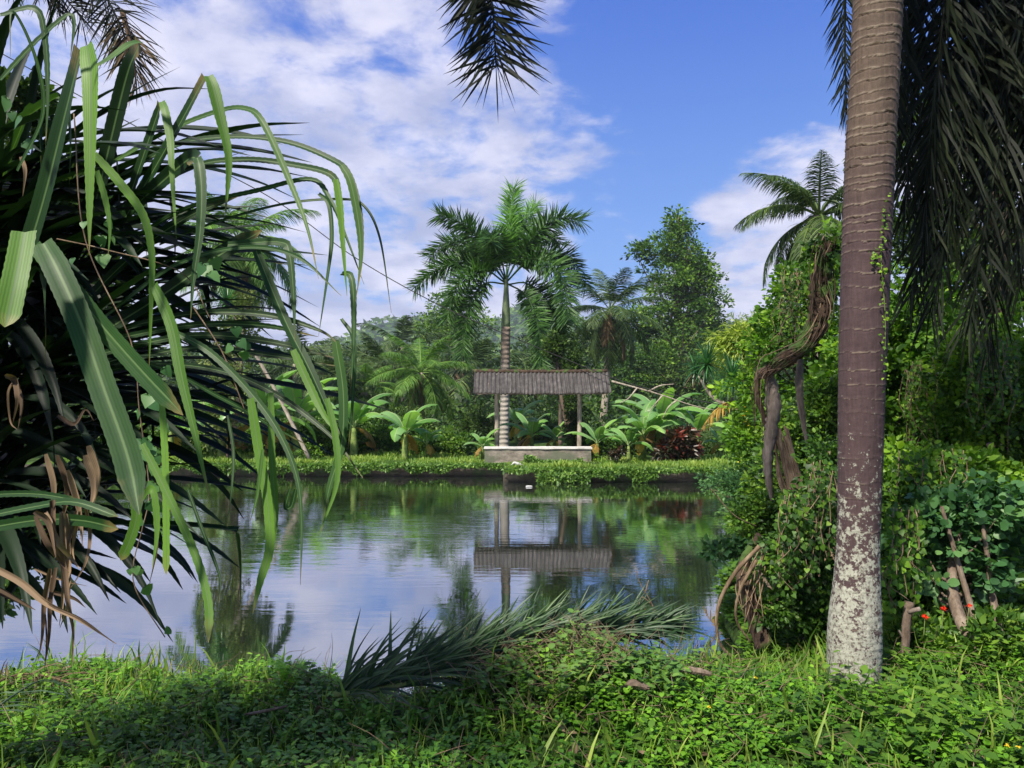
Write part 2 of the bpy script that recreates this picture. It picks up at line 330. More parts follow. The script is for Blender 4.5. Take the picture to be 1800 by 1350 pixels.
M['concrete'] = barkmat('concrete', (.08, .07, .055), (.20, .175, .145), (.34, .30, .25), 3.2, .35, 2.0, .9, moss=(.12, .13, .09))
M['concrete_top'] = barkmat('concrete_top', (.35, .34, .31), (.52, .50, .47), (.66, .64, .60), 4, .2)
M['wet_wall'] = barkmat('wet_wall', (.018, .015, .012), (.045, .038, .03), (.10, .085, .065), 3, .6, 2.5, .7, moss=(.02, .035, .012))
M['soil'] = barkmat('soil', (.012, .012, .006), (.03, .028, .014), (.07, .06, .03), 5, .8, 1)
M['cable'] = barkmat('cable', (.012, .012, .012), (.02, .02, .02), (.03, .03, .03), 9, 0)
M['plastic'] = barkmat('plastic', (.25, .25, .24), (.42, .42, .41), (.6, .6, .6), 30, .5)
def crown_mat(name, a, b, c): return barkmat(name, a, b, c, 6, .4, 1)
M['shaft'] = barkmat('shaft', (.08, .12, .06), (.17, .22, .12), (.28, .33, .21), 5, .15, .3, .5)
# foreground palm trunk: rings, purple brown middle, pale lichen towards the foot
m, n = newmat('palm_bark'); pos = n('ShaderNodeTexCoord').outputs['Object']; s = n('ShaderNodeSeparateXYZ', {0: pos}); Zp = s.outputs[2]
at = n('ShaderNodeAttribute', attribute_name='lf'); ring = n('ShaderNodeSeparateXYZ', {0: at.outputs['Vector']}).outputs[2]
fib = n.noise(n.scale(pos, 1, 1, .12), 60, 5, .65); big = n.noise(n.scale(pos, 1, 1, .6), 5, 5, .6); sm = n.noise(pos, 42, 6, .7); md = n.noise(pos, 17, 6, .68)
purple = n.mix(fib, (.028, .016, .018, 1), (.088, .056, .058, 1)); brown = n.mix(fib, (.03, .020, .016, 1), (.14, .10, .075, 1))
col = n.mix(n.mapr(n.math('ADD', Zp, n.math('MULTIPLY', big, .7)), 3.0, 3.9), purple, brown)
col = n.mix(n.mapr(ring, .45, .66, 0, .62), col, n.mix(fib, (.13, .10, .08, 1), (.34, .28, .21, 1)))
col = n.mix(n.mapr(ring, .22, .02, 0, .8), col, (.018, .012, .010, 1))
th = n.mapr(Zp, .2, 2.2, .41, .67, smooth=False)
lf = n.math('SUBTRACT', n.math('ADD', n.math('MULTIPLY', md, .55), n.math('MULTIPLY', sm, .45)), th)
col = n.mix(n.mapr(lf, -.022, .030, 0, .9), col, n.mix(n.noise(pos, 30, 4), (.17, .17, .13, 1), (.50, .51, .43, 1)))
mot = n.mapr(n.noise(pos, 55, 6, .75), .50, .60, 0, .75); col = n.mix(n.math('MULTIPLY', mot, n.mapr(Zp, 1.6, .3)), col, (.055, .03, .03, 1))
fis = n.math('MULTIPLY', n.mapr(n.math('ABSOLUTE', n.math('SUBTRACT', n.math('ARCTAN2', s.outputs[1], s.outputs[0]), n.math('ADD', -.33, n.math('MULTIPLY', n.noise(n.scale(pos, 0, 0, 1), 6, 4), .35)))), .10, .03), n.math('MULTIPLY', n.mapr(Zp, 3.1, 2.7), n.mapr(Zp, .2, .5)))
col = n.mix(fis, col, (.03, .015, .010, 1))
hgt = n.math('ADD', n.math('ADD', n.math('MULTIPLY', fib, .5), n.math('MULTIPLY', md, .6)), n.math('MULTIPLY', fis, -1.5))
bp = n('ShaderNodeBump', {'Strength': .8, 'Distance': .012, 'Height': hgt})
n('ShaderNodeOutputMaterial', {'Surface': n('ShaderNodeBsdfPrincipled', {'Base Color': col, 'Roughness': .8, 'Specular IOR Level': .25, 'Normal': bp})}); M['palm_bark'] = m
# ringed bark for the far palm
m, n = newmat('ring_bark'); pos = n('ShaderNodeTexCoord').outputs['Object']; s = n('ShaderNodeSeparateXYZ', {0: pos})
rg = n.math('SINE', n.math('MULTIPLY', n.math('ADD', s.outputs[2], n.math('MULTIPLY', n.noise(pos, 2.5), .14)), 31.0))
b1 = n.mix(n.noise(pos, 14, 5), (.17, .15, .13, 1), (.42, .38, .33, 1)); b2 = n.mix(n.noise(pos, 14, 5), (.12, .09, .07, 1), (.29, .23, .18, 1))
col = n.mix(n.mapr(s.outputs[2], 3.0, 4.2), b1, b2); col = n.mix(n.mapr(n.math('ADD', rg, n.math('MULTIPLY', n.noise(pos, 6, 4), .8)), .9, 1.5, 0, .22), col, (.035, .025, .02, 1))
n('ShaderNodeOutputMaterial', {'Surface': n('ShaderNodeBsdfPrincipled', {'Base Color': col, 'Roughness': .85, 'Normal': n('ShaderNodeBump', {'Strength': .5, 'Distance': .03, 'Height': rg})})}); M['ring_bark'] = m
# roof sheets
m, n = newmat('roof_sheet'); pos = n('ShaderNodeTexCoord').outputs['Object']
f = n.noise(n.scale(pos, 6, .5, .5), 3, 6, .65); st = n.noise(n.scale(pos, 9, .25, .25), 4, 5, .7); pt = n.noise(pos, 7, 6, .7)
col = n.ramp(n.math('ADD', n.math('MULTIPLY', st, .6), n.math('MULTIPLY', pt, .4)), [(.33, (.018, .016, .015)), (.46, (.042, .038, .036)), (.57, (.09, .084, .08)), (.70, (.20, .19, .18))])
n('ShaderNodeOutputMaterial', {'Surface': n('ShaderNodeBsdfPrincipled', {'Base Color': col, 'Roughness': .85, 'Specular IOR Level': .2})}); M['roof'] = m
# water
m, n = newmat('water'); pos = n('ShaderNodeTexCoord').outputs['Object']
r1 = n.noise(n.scale(pos, .55, 2.6, 1), 2.6, 3, .5, .3); r2 = n.noise(n.scale(pos, .8, 3.0, 1), 9, 2, .5, .2); big = n.noise(n.scale(pos, .5, .9, 1), .55, 3)
s = n('ShaderNodeSeparateXYZ', {0: pos}); patch = n.mapr(big, .38, .64, .25, 1.0)
near = n.math('ADD', n.mapr(s.outputs[1], 5, 13, .5, 1.0), n.math('MULTIPLY', n.math('MULTIPLY', n.mapr(n.math('ADD', s.outputs[0], n.math('MULTIPLY', big, 2.0)), 1.6, -.6, 0, 1.6), n.mapr(s.outputs[1], 8.5, 13)), n.mapr(s.outputs[1], 23.5, 19, .25, 1)))
h = n.math('MULTIPLY', n.math('ADD', n.math('MULTIPLY', r1, .75), n.math('MULTIPLY', r2, .14)), n.math('MULTIPLY', patch, near))
bp = n('ShaderNodeBump', {'Strength': 1.0, 'Distance': .0032, 'Height': h})
body = n('ShaderNodeBsdfDiffuse', {'Color': (.012, .017, .010, 1)})
gl = n('ShaderNodeBsdfGlossy', {'Color': (.93, .95, 1, 1), 'Roughness': .012, 'Normal': bp})
fr = n('ShaderNodeFresnel', {'IOR': 1.9, 'Normal': bp}); fac = n.math('ADD', n.math('MULTIPLY', fr, .55), .45)
n('ShaderNodeOutputMaterial', {'Surface': n('ShaderNodeMixShader', {0: fac, 1: body, 2: gl})}); M['water'] = m
# ground and hills
m, n = newmat('ground'); pos = n('ShaderNodeTexCoord').outputs['Object']; f = n.noise(pos, .7, 6, .65); f2 = n.noise(pos, 9, 5)
col = n.ramp(n.math('ADD', n.math('MULTIPLY', f, .5), n.math('MULTIPLY', f2, .5)), [(.36, (.015, .018, .006)), (.5, (.03, .06, .012)), (.66, (.06, .12, .02))])
n('ShaderNodeOutputMaterial', {'Surface': n('ShaderNodeBsdfPrincipled', {'Base Color': col, 'Roughness': .95, 'Specular IOR Level': .1, 'Normal': n('ShaderNodeBump', {'Strength': .8, 'Distance': .05, 'Height': f2})})}); M['ground'] = m
m, n = newmat('hill'); pos = n('ShaderNodeTexCoord').outputs['Object']; f = n.noise(pos, .045, 6, .7); f2 = n('ShaderNodeTexVoronoi', {'Vector': pos, 'Scale': .14}).outputs[0]
col = n.ramp(n.math('SUBTRACT', f, n.math('MULTIPLY', f2, .25)), [(.25, (.012, .035, .014)), (.45, (.035, .075, .028)), (.65, (.08, .13, .045))])
n('ShaderNodeOutputMaterial', {'Surface': n('ShaderNodeBsdfPrincipled', {'Base Color': col, 'Roughness': .95, 'Specular IOR Level': .1, 'Normal': n('ShaderNodeBump', {'Strength': 1, 'Distance': 3, 'Height': n.math('SUBTRACT', f, f2)})})}); M['hill'] = m

# ------------------------------------------------------------------ terrain
def smooth(x): x = np.clip(x, 0, 1); return x * x * (3 - 2 * x)
def shore_near(x): return 5.5 + .18 * np.sin(x * 1.7) + .12 * np.sin(x * 4.1 + 1) + -.08 * smooth((-x - 1.2) / 2) + .1 * smooth((x - 1) / 1)
def shore_right(y): return 1.95 + (y - 6.2) * .30 + .15 * np.sin(y * 1.3)
def inside(x, y):
    d = np.minimum(np.minimum(y - shore_near(x), shore_right(y) - x), x + 17.)
    far = np.where(x < -.25, 23.8, 22.05); return np.minimum(d, (far - y) * 4)
def gz(x, y):
    x = np.asarray(x, float); y = np.asarray(y, float); d = inside(x, y)
    nb = .5 + .07 * np.sin(x * 2.1 + y) * np.sin(y * 2.6 - x) + .12 * np.exp(-((x - .55) ** 2 / .5 + (y - 4.6) ** 2 / .35))
    top = np.where(y > 14, .38 + .03 * np.sin(x * 1.1), nb + np.clip((x - 3) * .04, 0, .5))
    top = top + np.clip((y - 27) * .02, 0, 4) * (y > 27)
    top = top - .33 * smooth((d + 1.2) / 1.2) * (y < 21)
    return np.where(d > 0, np.maximum(top - 1.1 * smooth(d / .55) - .0, -.8), top)
g = G()
def grid(xs, ys, zf):
    X_, Y_ = np.meshgrid(xs, ys); Z_ = zf(X_, Y_); v = np.stack([X_, Y_, Z_], -1).reshape(-1, 3); a, b = len(xs), len(ys)
    i = (np.arange(b - 1)[:, None] * a + np.arange(a - 1)[None]).ravel(); return v, np.stack([i, i + 1, i + a + 1, i + a], 1)
xs = np.r_[-3000, -1200, -500, -200, -100, -60, -40, -28, -22, np.arange(-18.5, 16, .16), 18, 22, 28, 40, 60, 100, 200, 500, 1200, 3000]
ys = np.r_[-3000, -800, -200, -60, -20, -8, np.arange(-3, 27.5, .16), 29, 32, 36, 42, 50, 65, 90, 140, 250, 500, 1200, 3000]
v, q = grid(xs, ys, gz); g.add(v, q); tag(g.build('ground', M['ground']), kind='structure')
g = G(); v, q = grid(np.linspace(-17.8, 10.5, 8), np.linspace(4.6, 23.9, 8), lambda x, y: 0 * x); g.add(v, q); tag(g.build('pond_water', M['water']), kind='structure')
HK = 2.4
def hz(x, y):
    x, y = x / HK, y / HK
    r = 34 + 10 * np.sin(x * .011 + .9) + 6 * np.sin(x * .031 + 2) + 3.0 * np.sin(x * .083)
    zz = r * smooth((y - 210) / 170)
    nz = np.array([noise.fractal(Vector((a * .035, b * .035, 0)), 1, 2, 5) for a, b in zip(x.ravel(), y.ravel())]).reshape(x.shape)
    return (zz + nz * 7 * smooth((y - 200) / 60)) * HK - 2
g = G(); v, q = grid(np.linspace(-520, 520, 170) * HK, np.linspace(190, 470, 46) * HK, hz); g.add(v, q); tag(g.build('hills', M['hill']), kind='structure')
g = G(); NL = 26000; X_ = U(-330, 330, NL) * HK; Y_ = (215 + 165 * R(NL)) * HK; Z_ = hz(X_, Y_)
scatter(g, T_DIA, np.stack([X_, Y_, Z_ + U(0, 6, NL)], 1), ball(NL) * [1, 1, .4] + [0, 0, .3], ball(NL) + [0, -.4, .9], U(5, 11, NL), R(NL)); tag(g.build('distant_forest', M['leaf_mid']), kind='stuff')

# ------------------------------------------------------------------ far bank: walls, plinth, shelter
def bankwall(x0, x1, y, label):
    g = G(); box(g, x0, x1, y, y + .22, -.8, .30, int((x1 - x0) / .5), .02); box(g, x0, x1, y - .04, y + .3, .302, .37, int((x1 - x0) / .5), .02)
    tag(g.build('retaining_wall', M['wet_wall'], smooth=False), label, 'wall', 'walls along the far edge of the pond')
bankwall(-17.5, -.27, 23.7, 'dark damp pond edge wall left of the shelter, set further back')
bankwall(-.25, 8.6, 21.9, 'dark damp pond edge wall under the grass bank right of the shelter step')
g = G(); box(g, -.27, -.02, 22.13, 23.69, -.8, .29, 3, .02); tag(g.build('retaining_wall', M['wet_wall'], smooth=False), 'short dark return wall where the pond edge steps forward', 'wall')
t = thing('concrete_plinth', (.85, 24.8, .3), 'low grey concrete bench wall under the shelter roof', 'low wall')
g = G(); box(g, -.9, 2.62, 24.5, 25.0, .2, .82, 14, .015); g.build('wall_body', M['concrete'], t, t.location, False)
g = G(); box(g, -.93, 2.65, 24.46, 25.04, .823, .88, 14, .012); g.build('capping', M['concrete_top'], t, t.location, False)
t = thing('shelter', (.9, 25.9, .38), 'open shelter with grey corrugated gable roof on two posts', 'shelter')
x0, x1 = P(832, 690, 25.2)[0], P(1075, 690, 25.2)[0]; nc = 33; ns = nc * 8 + 1; xs = np.linspace(x0, x1, ns); cor = .020 * np.cos(np.linspace(0, nc * 2 * math.pi, ns))
ze, zr = 2.70, 3.47
for yy, nm in ((25.2, 1), (26.6, -1)):
    g = G(); vs = []; rows = 9
    for k in range(rows):
        f = k / (rows - 1); y = yy + (25.9 - nm * .02 - yy) * f; z = ze + (zr - ze) * f - .035 * math.sin(f * math.pi)
        sagx = .03 * np.sin((xs - x0) / (x1 - x0) * math.pi) * -1; skew = -.05 * f * (xs - x0) / (x1 - x0)
        zz = z + sagx + cor * .8 + .006 * np.sin(xs * 7 + k)
        jag = (.012 * np.sign(np.sin(xs * 6.2 + 1)) if k == 0 else 0)
        vs.append(np.stack([xs + skew, np.full(ns, y) - nm * cor * .7, zz + jag], 1))
    top = np.array(vs).reshape(-1, 3); bot = top - np.array([0, -nm * .006, .010]); i = (np.arange(rows - 1)[:, None] * ns + np.arange(ns - 1)[None]).ravel(); q = np.stack([i, i + 1, i + ns + 1, i + ns], 1)
    o = rows * ns; e = np.arange(ns - 1); qe = np.stack([e, e + o, e + 1 + o, e + 1], 1)
    g.add(np.vstack([top, bot]), np.vstack([q, q[:, ::-1] + o, qe])); g.build('roof_slope', M['roof'], t, t.location)
g = G(); tube(g, [(x0 - .02, 25.9, 3.47), ((x0 + x1) / 2, 25.9, 3.445), (x1 - .05, 25.9, 3.47)], [.075, .07, .075], 8, 40, rough=.3)
g.build('ridge_cap', M['bark_red'], t, t.location)
for px, lx in ((873, -.53), (1018, 2.31)):
    g = G(); 
    x = (px - 900) / F * 25.9; tube(g, [(x, 25.9, .2), (x + .01, 25.9, 1.8), (x, 25.9, 3.36)], [.085, .08, .08], 8, 12, rough=.12); o = g.build('post', M['bark_pale'], t, t.location)
for yy, z in ((25.3, 2.74), (26.5, 2.74), (25.9, 3.30)):
    g = G(); box(g, x0 + .08, x1 - .1, yy - .035, yy + .035, z - .08, z - .02, 6, .01); g.build('purlin', M['wood'], t, t.location, False)
for xx in np.linspace(x0 + .5, x1 - .5, 4):
    g = G()
    for a, b in ((25.28, 25.88), (26.52, 25.92)): tube(g, [(xx, a, 2.70), (xx, b, 3.33)], [.03, .03], 5, 3)
    g.build('rafter', M['wood'], t, t.location)
# ------------------------------------------------------------------ central foxtail palm
def palm_trunk(name, base, top, r0, r1, mat, parent, bulge=.25, k=16, bend=0.0):
    g = G(); b, e = np.array(base, float), np.array(top, float); m = 60; u = np.linspace(0, 1, m)[:, None]; p = b + (e - b) * u + np.array([bend, 0, 0]) * np.sin(u * math.pi)
    L = e[2] - b[2]; rad = r0 + (r1 - r0) * u[:, 0] + bulge * r0 * np.exp(-(u[:, 0] * L / .35) ** 2) + .018 * r0 * (np.arange(m) % 2)
    tube(g, p, rad, k, None, .5, smoothp=False); return g.build(name, mat, parent, b)
D = 32.0; b = P(886, 800, D); b[2] = .3; cs = P(889, 575, D); ct = P(890, 492, D)
t = thing('foxtail_palm', b, 'tall foxtail palm with ringed trunk and bushy plume fronds behind the shelter', 'palm tree', 'foxtail palms around the pond')
palm_trunk('trunk', b, cs, .205, .20, M['ring_bark'], t, .1)
g = G(); tube(g, [cs, cs + (ct - cs) * .5, ct + [0, 0, .1]], [.19, .175, .12, .08], 12, 12); g.build('crownshaft', M['shaft'], t, b)
fr = [  # traced in the photo: pixel chain, distance chain, leaflet length, material
 ([(890, 492), (893, 430), (898, 375), (902, 330)], (0, 0, .1, .2), .62, 'foxtail_new', .6),
 ([(889, 492), (905, 430), (925, 385), (942, 358)], (0, .5, .9, 1.4), .6, 'foxtail_new', .6),
 ([(888, 490), (860, 440), (815, 395), (772, 378)], (0, -.4, -.8, -1.0), .62, 'foxtail', .6),
 ([(891, 490), (930, 425), (975, 385), (1020, 388)], (0, -.3, -.6, -.9), .66, 'foxtail', .6),
 ([(888, 497), (835, 462), (775, 470), (730, 505)], (0, .2, .3, .3), .62, 'foxtail', .6),
 ([(891, 495), (935, 455), (985, 485), (1000, 560)], (0, -.5, -1.2, -1.8), .70, 'foxtail', .6),
 ([(888, 499), (850, 500), (820, 550), (812, 625)], (0, -.7, -1.2, -1.4), .60, 'foxtail', .6),
 ([(891, 500), (930, 500), (975, 545), (995, 610)], (0, .4, .9, 1.1), .66, 'foxtail', .6),
 ([(889, 492), (878, 440), (868, 415), (862, 425)], (0, -.9, -1.8, -2.5), .62, 'foxtail', .6),
 ([(888, 495), (860, 460), (815, 440), (790, 465)], (0, .9, 1.9, 2.6), .6, 'foxtail', .6),
 ([(890, 492), (920, 440), (960, 410), (985, 430)], (0, 1.0, 2.0, 2.7), .6, 'foxtail', .6),
 ([(891, 498), (925, 520), (945, 570), (952, 640)], (0, -.8, -1.4, -1.7), .55, 'foxtail', .6),
 ([(891, 494), (940, 452), (995, 450), (1030, 500)], (0, .3, .5, .5), .6, 'foxtail', .6),
 ([(889, 495), (840, 440), (790, 425), (755, 450)], (0, .6, 1.0, 1.1), .6, 'foxtail', .6),
 ([(888, 497), (850, 475), (805, 500), (785, 560)], (0, -.6, -1.2, -1.4), .6, 'foxtail', .6),
]
for pc, dc, ll, mt, pm in fr:
    g = G(); pts = [P(x, y, D + 1.1 * dd) for (x, y), dd in zip(pc, dc)]; frond(g, pts, 230, ll * 1.42, .062, plume=.8, droop=.09, ang=(78, 50), rs=g, r0=.04, bare=.2, tipl=.85); g.build('frond', M[mt], t, b)

# ------------------------------------------------------------------ coconut palms
def coconut(px, py_crown, py_base, D, fl, nf, label, lean=0, mat='coconut', dry=4, dried=None, bare=None, r=.16, nlf=105, base_z=.4, droop=.45, elr=(-35, 78), cat='palm tree', k=2.3, bd=48):
    D, fl, r = D * k, fl * k, r * k; nlf = 62 if k > 2 else nlf; lwk = 1.7 if k > 2 else 1
    top = P(px, py_crown, D); b = P(px + lean, py_base, D); b[2] = float(gz(b[0], b[1])) - .1
    t = thing('coconut_palm', b, label, cat, 'coconut palms beyond the pond')
    g = G(); p = catmull([b, (b + top) / 2 + np.array([.12 * (top[0] - b[0]), 0, 0]), top], 30); tube(g, p, [r * 1.25, r, r * .85], 9, None, smoothp=False, rough=.05); g.build('trunk', M['bark_pale'], t, b)
    g = G()
    for i in range(7): c = top + np.array([.22 * math.cos(i * 1.1), .22 * math.sin(i * 1.1), -.18 - .08 * (i % 2)]) * k; tube(g, [c - [0, 0, .1 * k], c, c + [0, 0, .1 * k]], [.02, .07 * k, .02], 6, 6)
    g.build('coconut_cluster', M['leaf_olive'], t, b)
    off = R() * 360
    for i in range(nf):
        f = i / max(nf - 1, 1); el = elr[1] - (elr[1] - elr[0]) * f ** .8 + 5 * rng.normal(); azd = off + i * 137.5 + 8 * rng.normal()
        L = fl * U(.85, 1.08) * (.8 if el > 65 else 1); g = G()
        frond(g, arc(top, azd, el, L, bd + 25 * R() + 10 * (el < 0), 7), nlf, fl * .26, (fl * .007 + .010 * k) * lwk, plume=.05, droop=droop * (.6 if k > 2 else 1), ang=(68, 30), rs=g, r0=.035, bare=.18, vang=-12, tipl=.35, rb=.8)
        g.build('frond', M[mat], t, b)
    for i in range(dry):
        g = G(); frond(g, arc(top, R() * 360, -35 - 25 * R(), fl * U(.55, .85), 45, 7), int(nlf * .6), fl * .2, fl * .012 + .006 * k, droop=.7, ang=(50, 25), rs=g, r0=.03, bare=.2); g.build('dry_frond', M['dry_frond'], t, b)
    return t
coconut(1072, 545, 720, 36, 3.1, 24, 'coconut palm with dark crown and pale bare trunk, right of the shelter', -12, 'coconut', 7, elr=(-50, 88), k=1.4, bd=30, droop=.3)
coconut(740, 655, 800, 31, 2.6, 17, 'coconut palm with wide drooping crown above the banana plants left of the shelter', 0, 'coconut_sunlit', 5, k=1.2, bd=40, droop=.4)
coconut(672, 645, 800, 39, 2.9, 15, 'smaller coconut palm behind and left of the wide drooping one', 0, 'coconut', 3, k=1.25, bd=40, droop=.4)
coconut(600, 668, 800, 30, 2.2, 15, 'low coconut palm at the left end of the palm cluster', 0, 'coconut', 2, k=1.3, bd=40, droop=.4)
coconut(835, 650, 800, 33, 2.9, 14, 'coconut palm showing between the shelter and the palm cluster', 0, 'coconut', 4)
coconut(925, 655, 800, 36, 2.7, 15, 'coconut palm with grey hanging fronds behind the shelter roof', 0, 'coconut', 5)
coconut(422, 425, 800, 25.6, 3.1, 24, 'tall coconut palm with sunlit crown seen through the strap leaves', -10, 'coconut_sunlit', 9, elr=(-50, 82), r=.11, k=1.25)
coconut(520, 640, 800, 34, 2.6, 13, 'coconut palm low behind the arching strap leaves', 0, 'coconut', 3)
coconut(1440, 380, 700, 18.5, 2.25, 30, 'tall coconut palm right of the pond beside the ringed trunk', 10, 'coconut', 5, elr=(-60, 88), k=1.0, bd=55, droop=.6)
coconut(1010, 690, 800, 40, 3.0, 13, 'dark coconut palm low between shelter roof and tall palm', 0, 'coconut', 2)

coconut(560, 640, 800, 37, 3.0, 15, 'coconut palm at the left of the far cluster against the hills', 0, 'coconut', 3)
coconut(705, 610, 800, 43, 3.1, 16, 'tallest coconut palm of the cluster left of the shelter, furthest back', 6, 'coconut', 3)
coconut(800, 640, 800, 39, 2.9, 14, 'coconut palm behind the lowest left frond of the foxtail palm', 0, 'coconut', 4)
coconut(640, 690, 800, 28, 2.1, 14, 'short sunlit coconut palm in front of the palm cluster', 0, 'coconut_sunlit', 2, k=1.4)

# ------------------------------------------------------------------ trees behind
GT = 'trees beyond the far bank'
def tree(name, label, px, D, blobs, dens, npl, cr, ls, mat, tm=T_DIA, r=.16, cat='tree', group=None, nl=16, bark='bark', base=None, rvar=.25, tone=.5, up=.5, shell=.45, droop=0.0, trunk=None, wid=1.0):
    if group == GT and D > 28: k_ = 2.3; D, cr, ls, r = D * k_, cr * k_, ls * k_, r * k_
    """blobs in pixels: (px, py, rx_px, ry_px, depth_offset, weight)."""
    if base is None: base = P(px, 800, D); base[2] = float(gz(base[0], base[1])) - .1
    base = np.array(base, float)
    t = thing(name, base, label, cat, group); B = []
    for bl in blobs:
        x, y, rx, ry = bl[:4]; dd = bl[4] if len(bl) > 4 else 0; wt = bl[5] if len(bl) > 5 else 1; c = P(x, y, D + dd); k = (D + dd) / F; B.append((*c, rx * k, max(rx, ry * .7) * k, ry * k, wt))
    g = G(); cc = crown(g, B, dens, npl, cr, ls, tm, up, shell, rvar, droop, wid, tone); g.build('crown', M[mat], t, base)
    topb = max(B, key=lambda b_: b_[2]); tr = trunk or [base, (base * .5 + np.array(topb[:3]) * .5) + [.1 * rng.normal(), 0, 0], np.array(topb[:3]) + [0, 0, topb[5] * .5]]
    g = G(); tube(g, tr, [r * 1.2, r * .8, r * .15], 8, 20, rough=.08); limbs(g, tr, cc, r, nl); g.build('trunk', M[bark], t, base); return t
GT = 'trees beyond the far bank'
tree('tall_tree', 'tall cone shaped leafy tree against the sky right of the coconut palm', 1190, 38,
     [(1192, 395, 22, 30, 0, .35), (1186, 440, 48, 32, 0, .8), (1225, 480, 35, 30, 0, .5), (1135, 440, 25, 18, 0, .25), (1190, 500, 68, 38, 0, 1.1), (1175, 560, 80, 42, 0, 1.1), (1238, 535, 42, 38, 0, .6), (1215, 600, 70, 36, 0, 1), (1130, 575, 35, 30, 0, .4)], 135, 28, .42, .17, 'leaf_mid', r=.24, group=GT, nl=50, tone=.5)
tree('leafy_tree', 'broad leafy tree showing left of the foxtail palm below its lowest left frond', 790, 44, [(790, 545, 36, 32), (765, 580, 38, 30), (825, 575, 40, 34), (800, 620, 60, 30)], 90, 24, .5, .17, 'leaf_mid', group=GT, tone=.5)
tree('leafy_tree', 'light crowned tree behind the foxtail palm trunk on its right', 1000, 46, [(985, 590, 50, 38), (1035, 600, 40, 34), (950, 610, 40, 30), (1000, 640, 60, 30)], 90, 24, .5, .17, 'leaf_dark', group=GT, tone=.5)
tree('leafy_tree', 'thin airy tree on the skyline right of the cone shaped tree', 1290, 44, [(1275, 590, 34, 28), (1310, 585, 28, 22), (1250, 560, 22, 18), (1300, 620, 46, 26)], 60, 20, .5, .15, 'leaf_dark', group=GT)
tree('leafy_tree', 'dark dense tree behind the right end of the shelter roof', 1110, 36, [(1100, 650, 48, 36), (1140, 690, 60, 40), (1080, 720, 60, 40), (1150, 640, 45, 34)], 130, 26, .42, .15, 'leaf_mid', group=GT, tone=.3)
tree('leafy_tree', 'dark dense tree below the cone shaped tree', 1200, 35, [(1190, 660, 58, 40), (1230, 700, 60, 44), (1170, 730, 60, 40), (1250, 650, 46, 34)], 130, 26, .42, .15, 'leaf_dark', group=GT, tone=.55)
tree('leafy_tree', 'dark tree above the right end of the far bank', 1280, 31, [(1285, 650, 44, 34), (1300, 710, 60, 44), (1250, 750, 46, 40)], 130, 26, .4, .14, 'leaf_mid', group=GT, tone=.32)
for px, y0, rx, D_, mt, lb in ((640, 745, 52, 31, 'leaf_mid', 'rounded dark bush behind the bank left of the banana plant'), (775, 755, 50, 29.5, 'leaf_mid', 'rounded dark bush right of the left banana plant'),
        (560, 740, 46, 31, 'leaf_mid', 'bushy tree behind the bank under the low palms'), (470, 745, 60, 30, 'leaf_mid', 'bushy tree behind the bank seen through hanging strap leaves'), (370, 745, 60, 30, 'leaf_light', 'light bushy tree on the bank behind the hanging strap leaves'),
        (250, 740, 80, 28, 'leaf_mid', 'bushy tree on the left bank behind the screw pine'), (120, 720, 90, 27, 'leaf_dark', 'bushy tree at the far left of the bank'), (960, 730, 60, 33, 'leaf_dark', 'dark bush seen through the open shelter'),
        (1060, 760, 50, 32, 'leaf_mid', 'dark bush right of the shelter post'), (1230, 770, 50, 31, 'leaf_dark', 'dark bush behind the right banana plants'), (860, 720, 50, 34, 'leaf_dark', 'dark bush behind the left shelter post'), (700, 720, 60, 36, 'leaf_dark', 'dark tree between the coconut palms left of the shelter'), (1130, 740, 60, 33, 'leaf_dark', 'dark tree behind the large banana clump')):
    D_ = 27.5 + (D_ - 27) * .35 if px not in (860, 960) else 37
    tree('bush', lb, px, D_, [(px, y0 + 22, rx, 30, 0, 1.2), (px - rx * .6, y0 + 34, rx * .6, 24, -.6, .7), (px + rx * .6, y0 + 30, rx * .6, 24, -.5, .7)], 110, 26, .28, .12, mt, cat='bush', group='bushes along the far bank', r=.08, tone=.45)
# vine-wrapped trunks
tree('vine_covered_tree', 'vine draped trunk beside the tall coconut palm seen through the strap leaves', 400, 24.8, [(392, 600, 26, 60), (410, 680, 34, 50), (380, 740, 40, 40), (430, 560, 20, 50)], 80, 22, .3, .11, 'leaf_olive', cat='tree', r=.09)
tree('vine_covered_tree', 'dark slender trunk wrapped in vines behind the right shelter post', 1012, 27.4, [(1010, 640, 12, 45), (1008, 710, 15, 50), (1010, 770, 15, 40), (975, 610, 18, 24)], 110, 22, .2, .10, 'leaf_dark', cat='tree', r=.09, tone=.4)
tree('vine_covered_tree', 'slender trunk wrapped in bright vines beside the foxtail palm crown', 985, 33, [(985, 590, 12, 36), (982, 640, 14, 30)], 60, 20, .2, .11, 'leaf_mid', cat='tree', r=.09)
g = G(); NM = 9000     # dim wood further behind
cx = np.concatenate([P(px, py, dd)[None] for px, py, dd in zip(U(-100, 1500, NM), 615 + 150 * R(NM) ** .8, np.where(R(NM) < .35, U(44, 60, NM), U(90, 130, NM)))]); low_ = cx[:, 1] < 62; cx = cx[~low_ | (cx[:, 2] < 2.6)]; NM = len(cx); kk = np.repeat(cx[:, 1] / 50, 9)[:, None]
cx = cx[:]; off = ball(NM * 9) * .8 * kk; pos = np.repeat(cx, 9, 0) + off; rn = np.repeat(np.clip(.4 + .25 * rng.normal(size=NM), 0, 1), 9)
scatter(g, T_DIA, pos, ball(NM * 9) + [0, 0, -.2], ball(NM * 9) * .7 + [0, -.2, .6], U(.28, .5, NM * 9) * kk[:, 0], rn); tag(g.build('jungle_backdrop', M['leaf_dark']), kind='stuff')

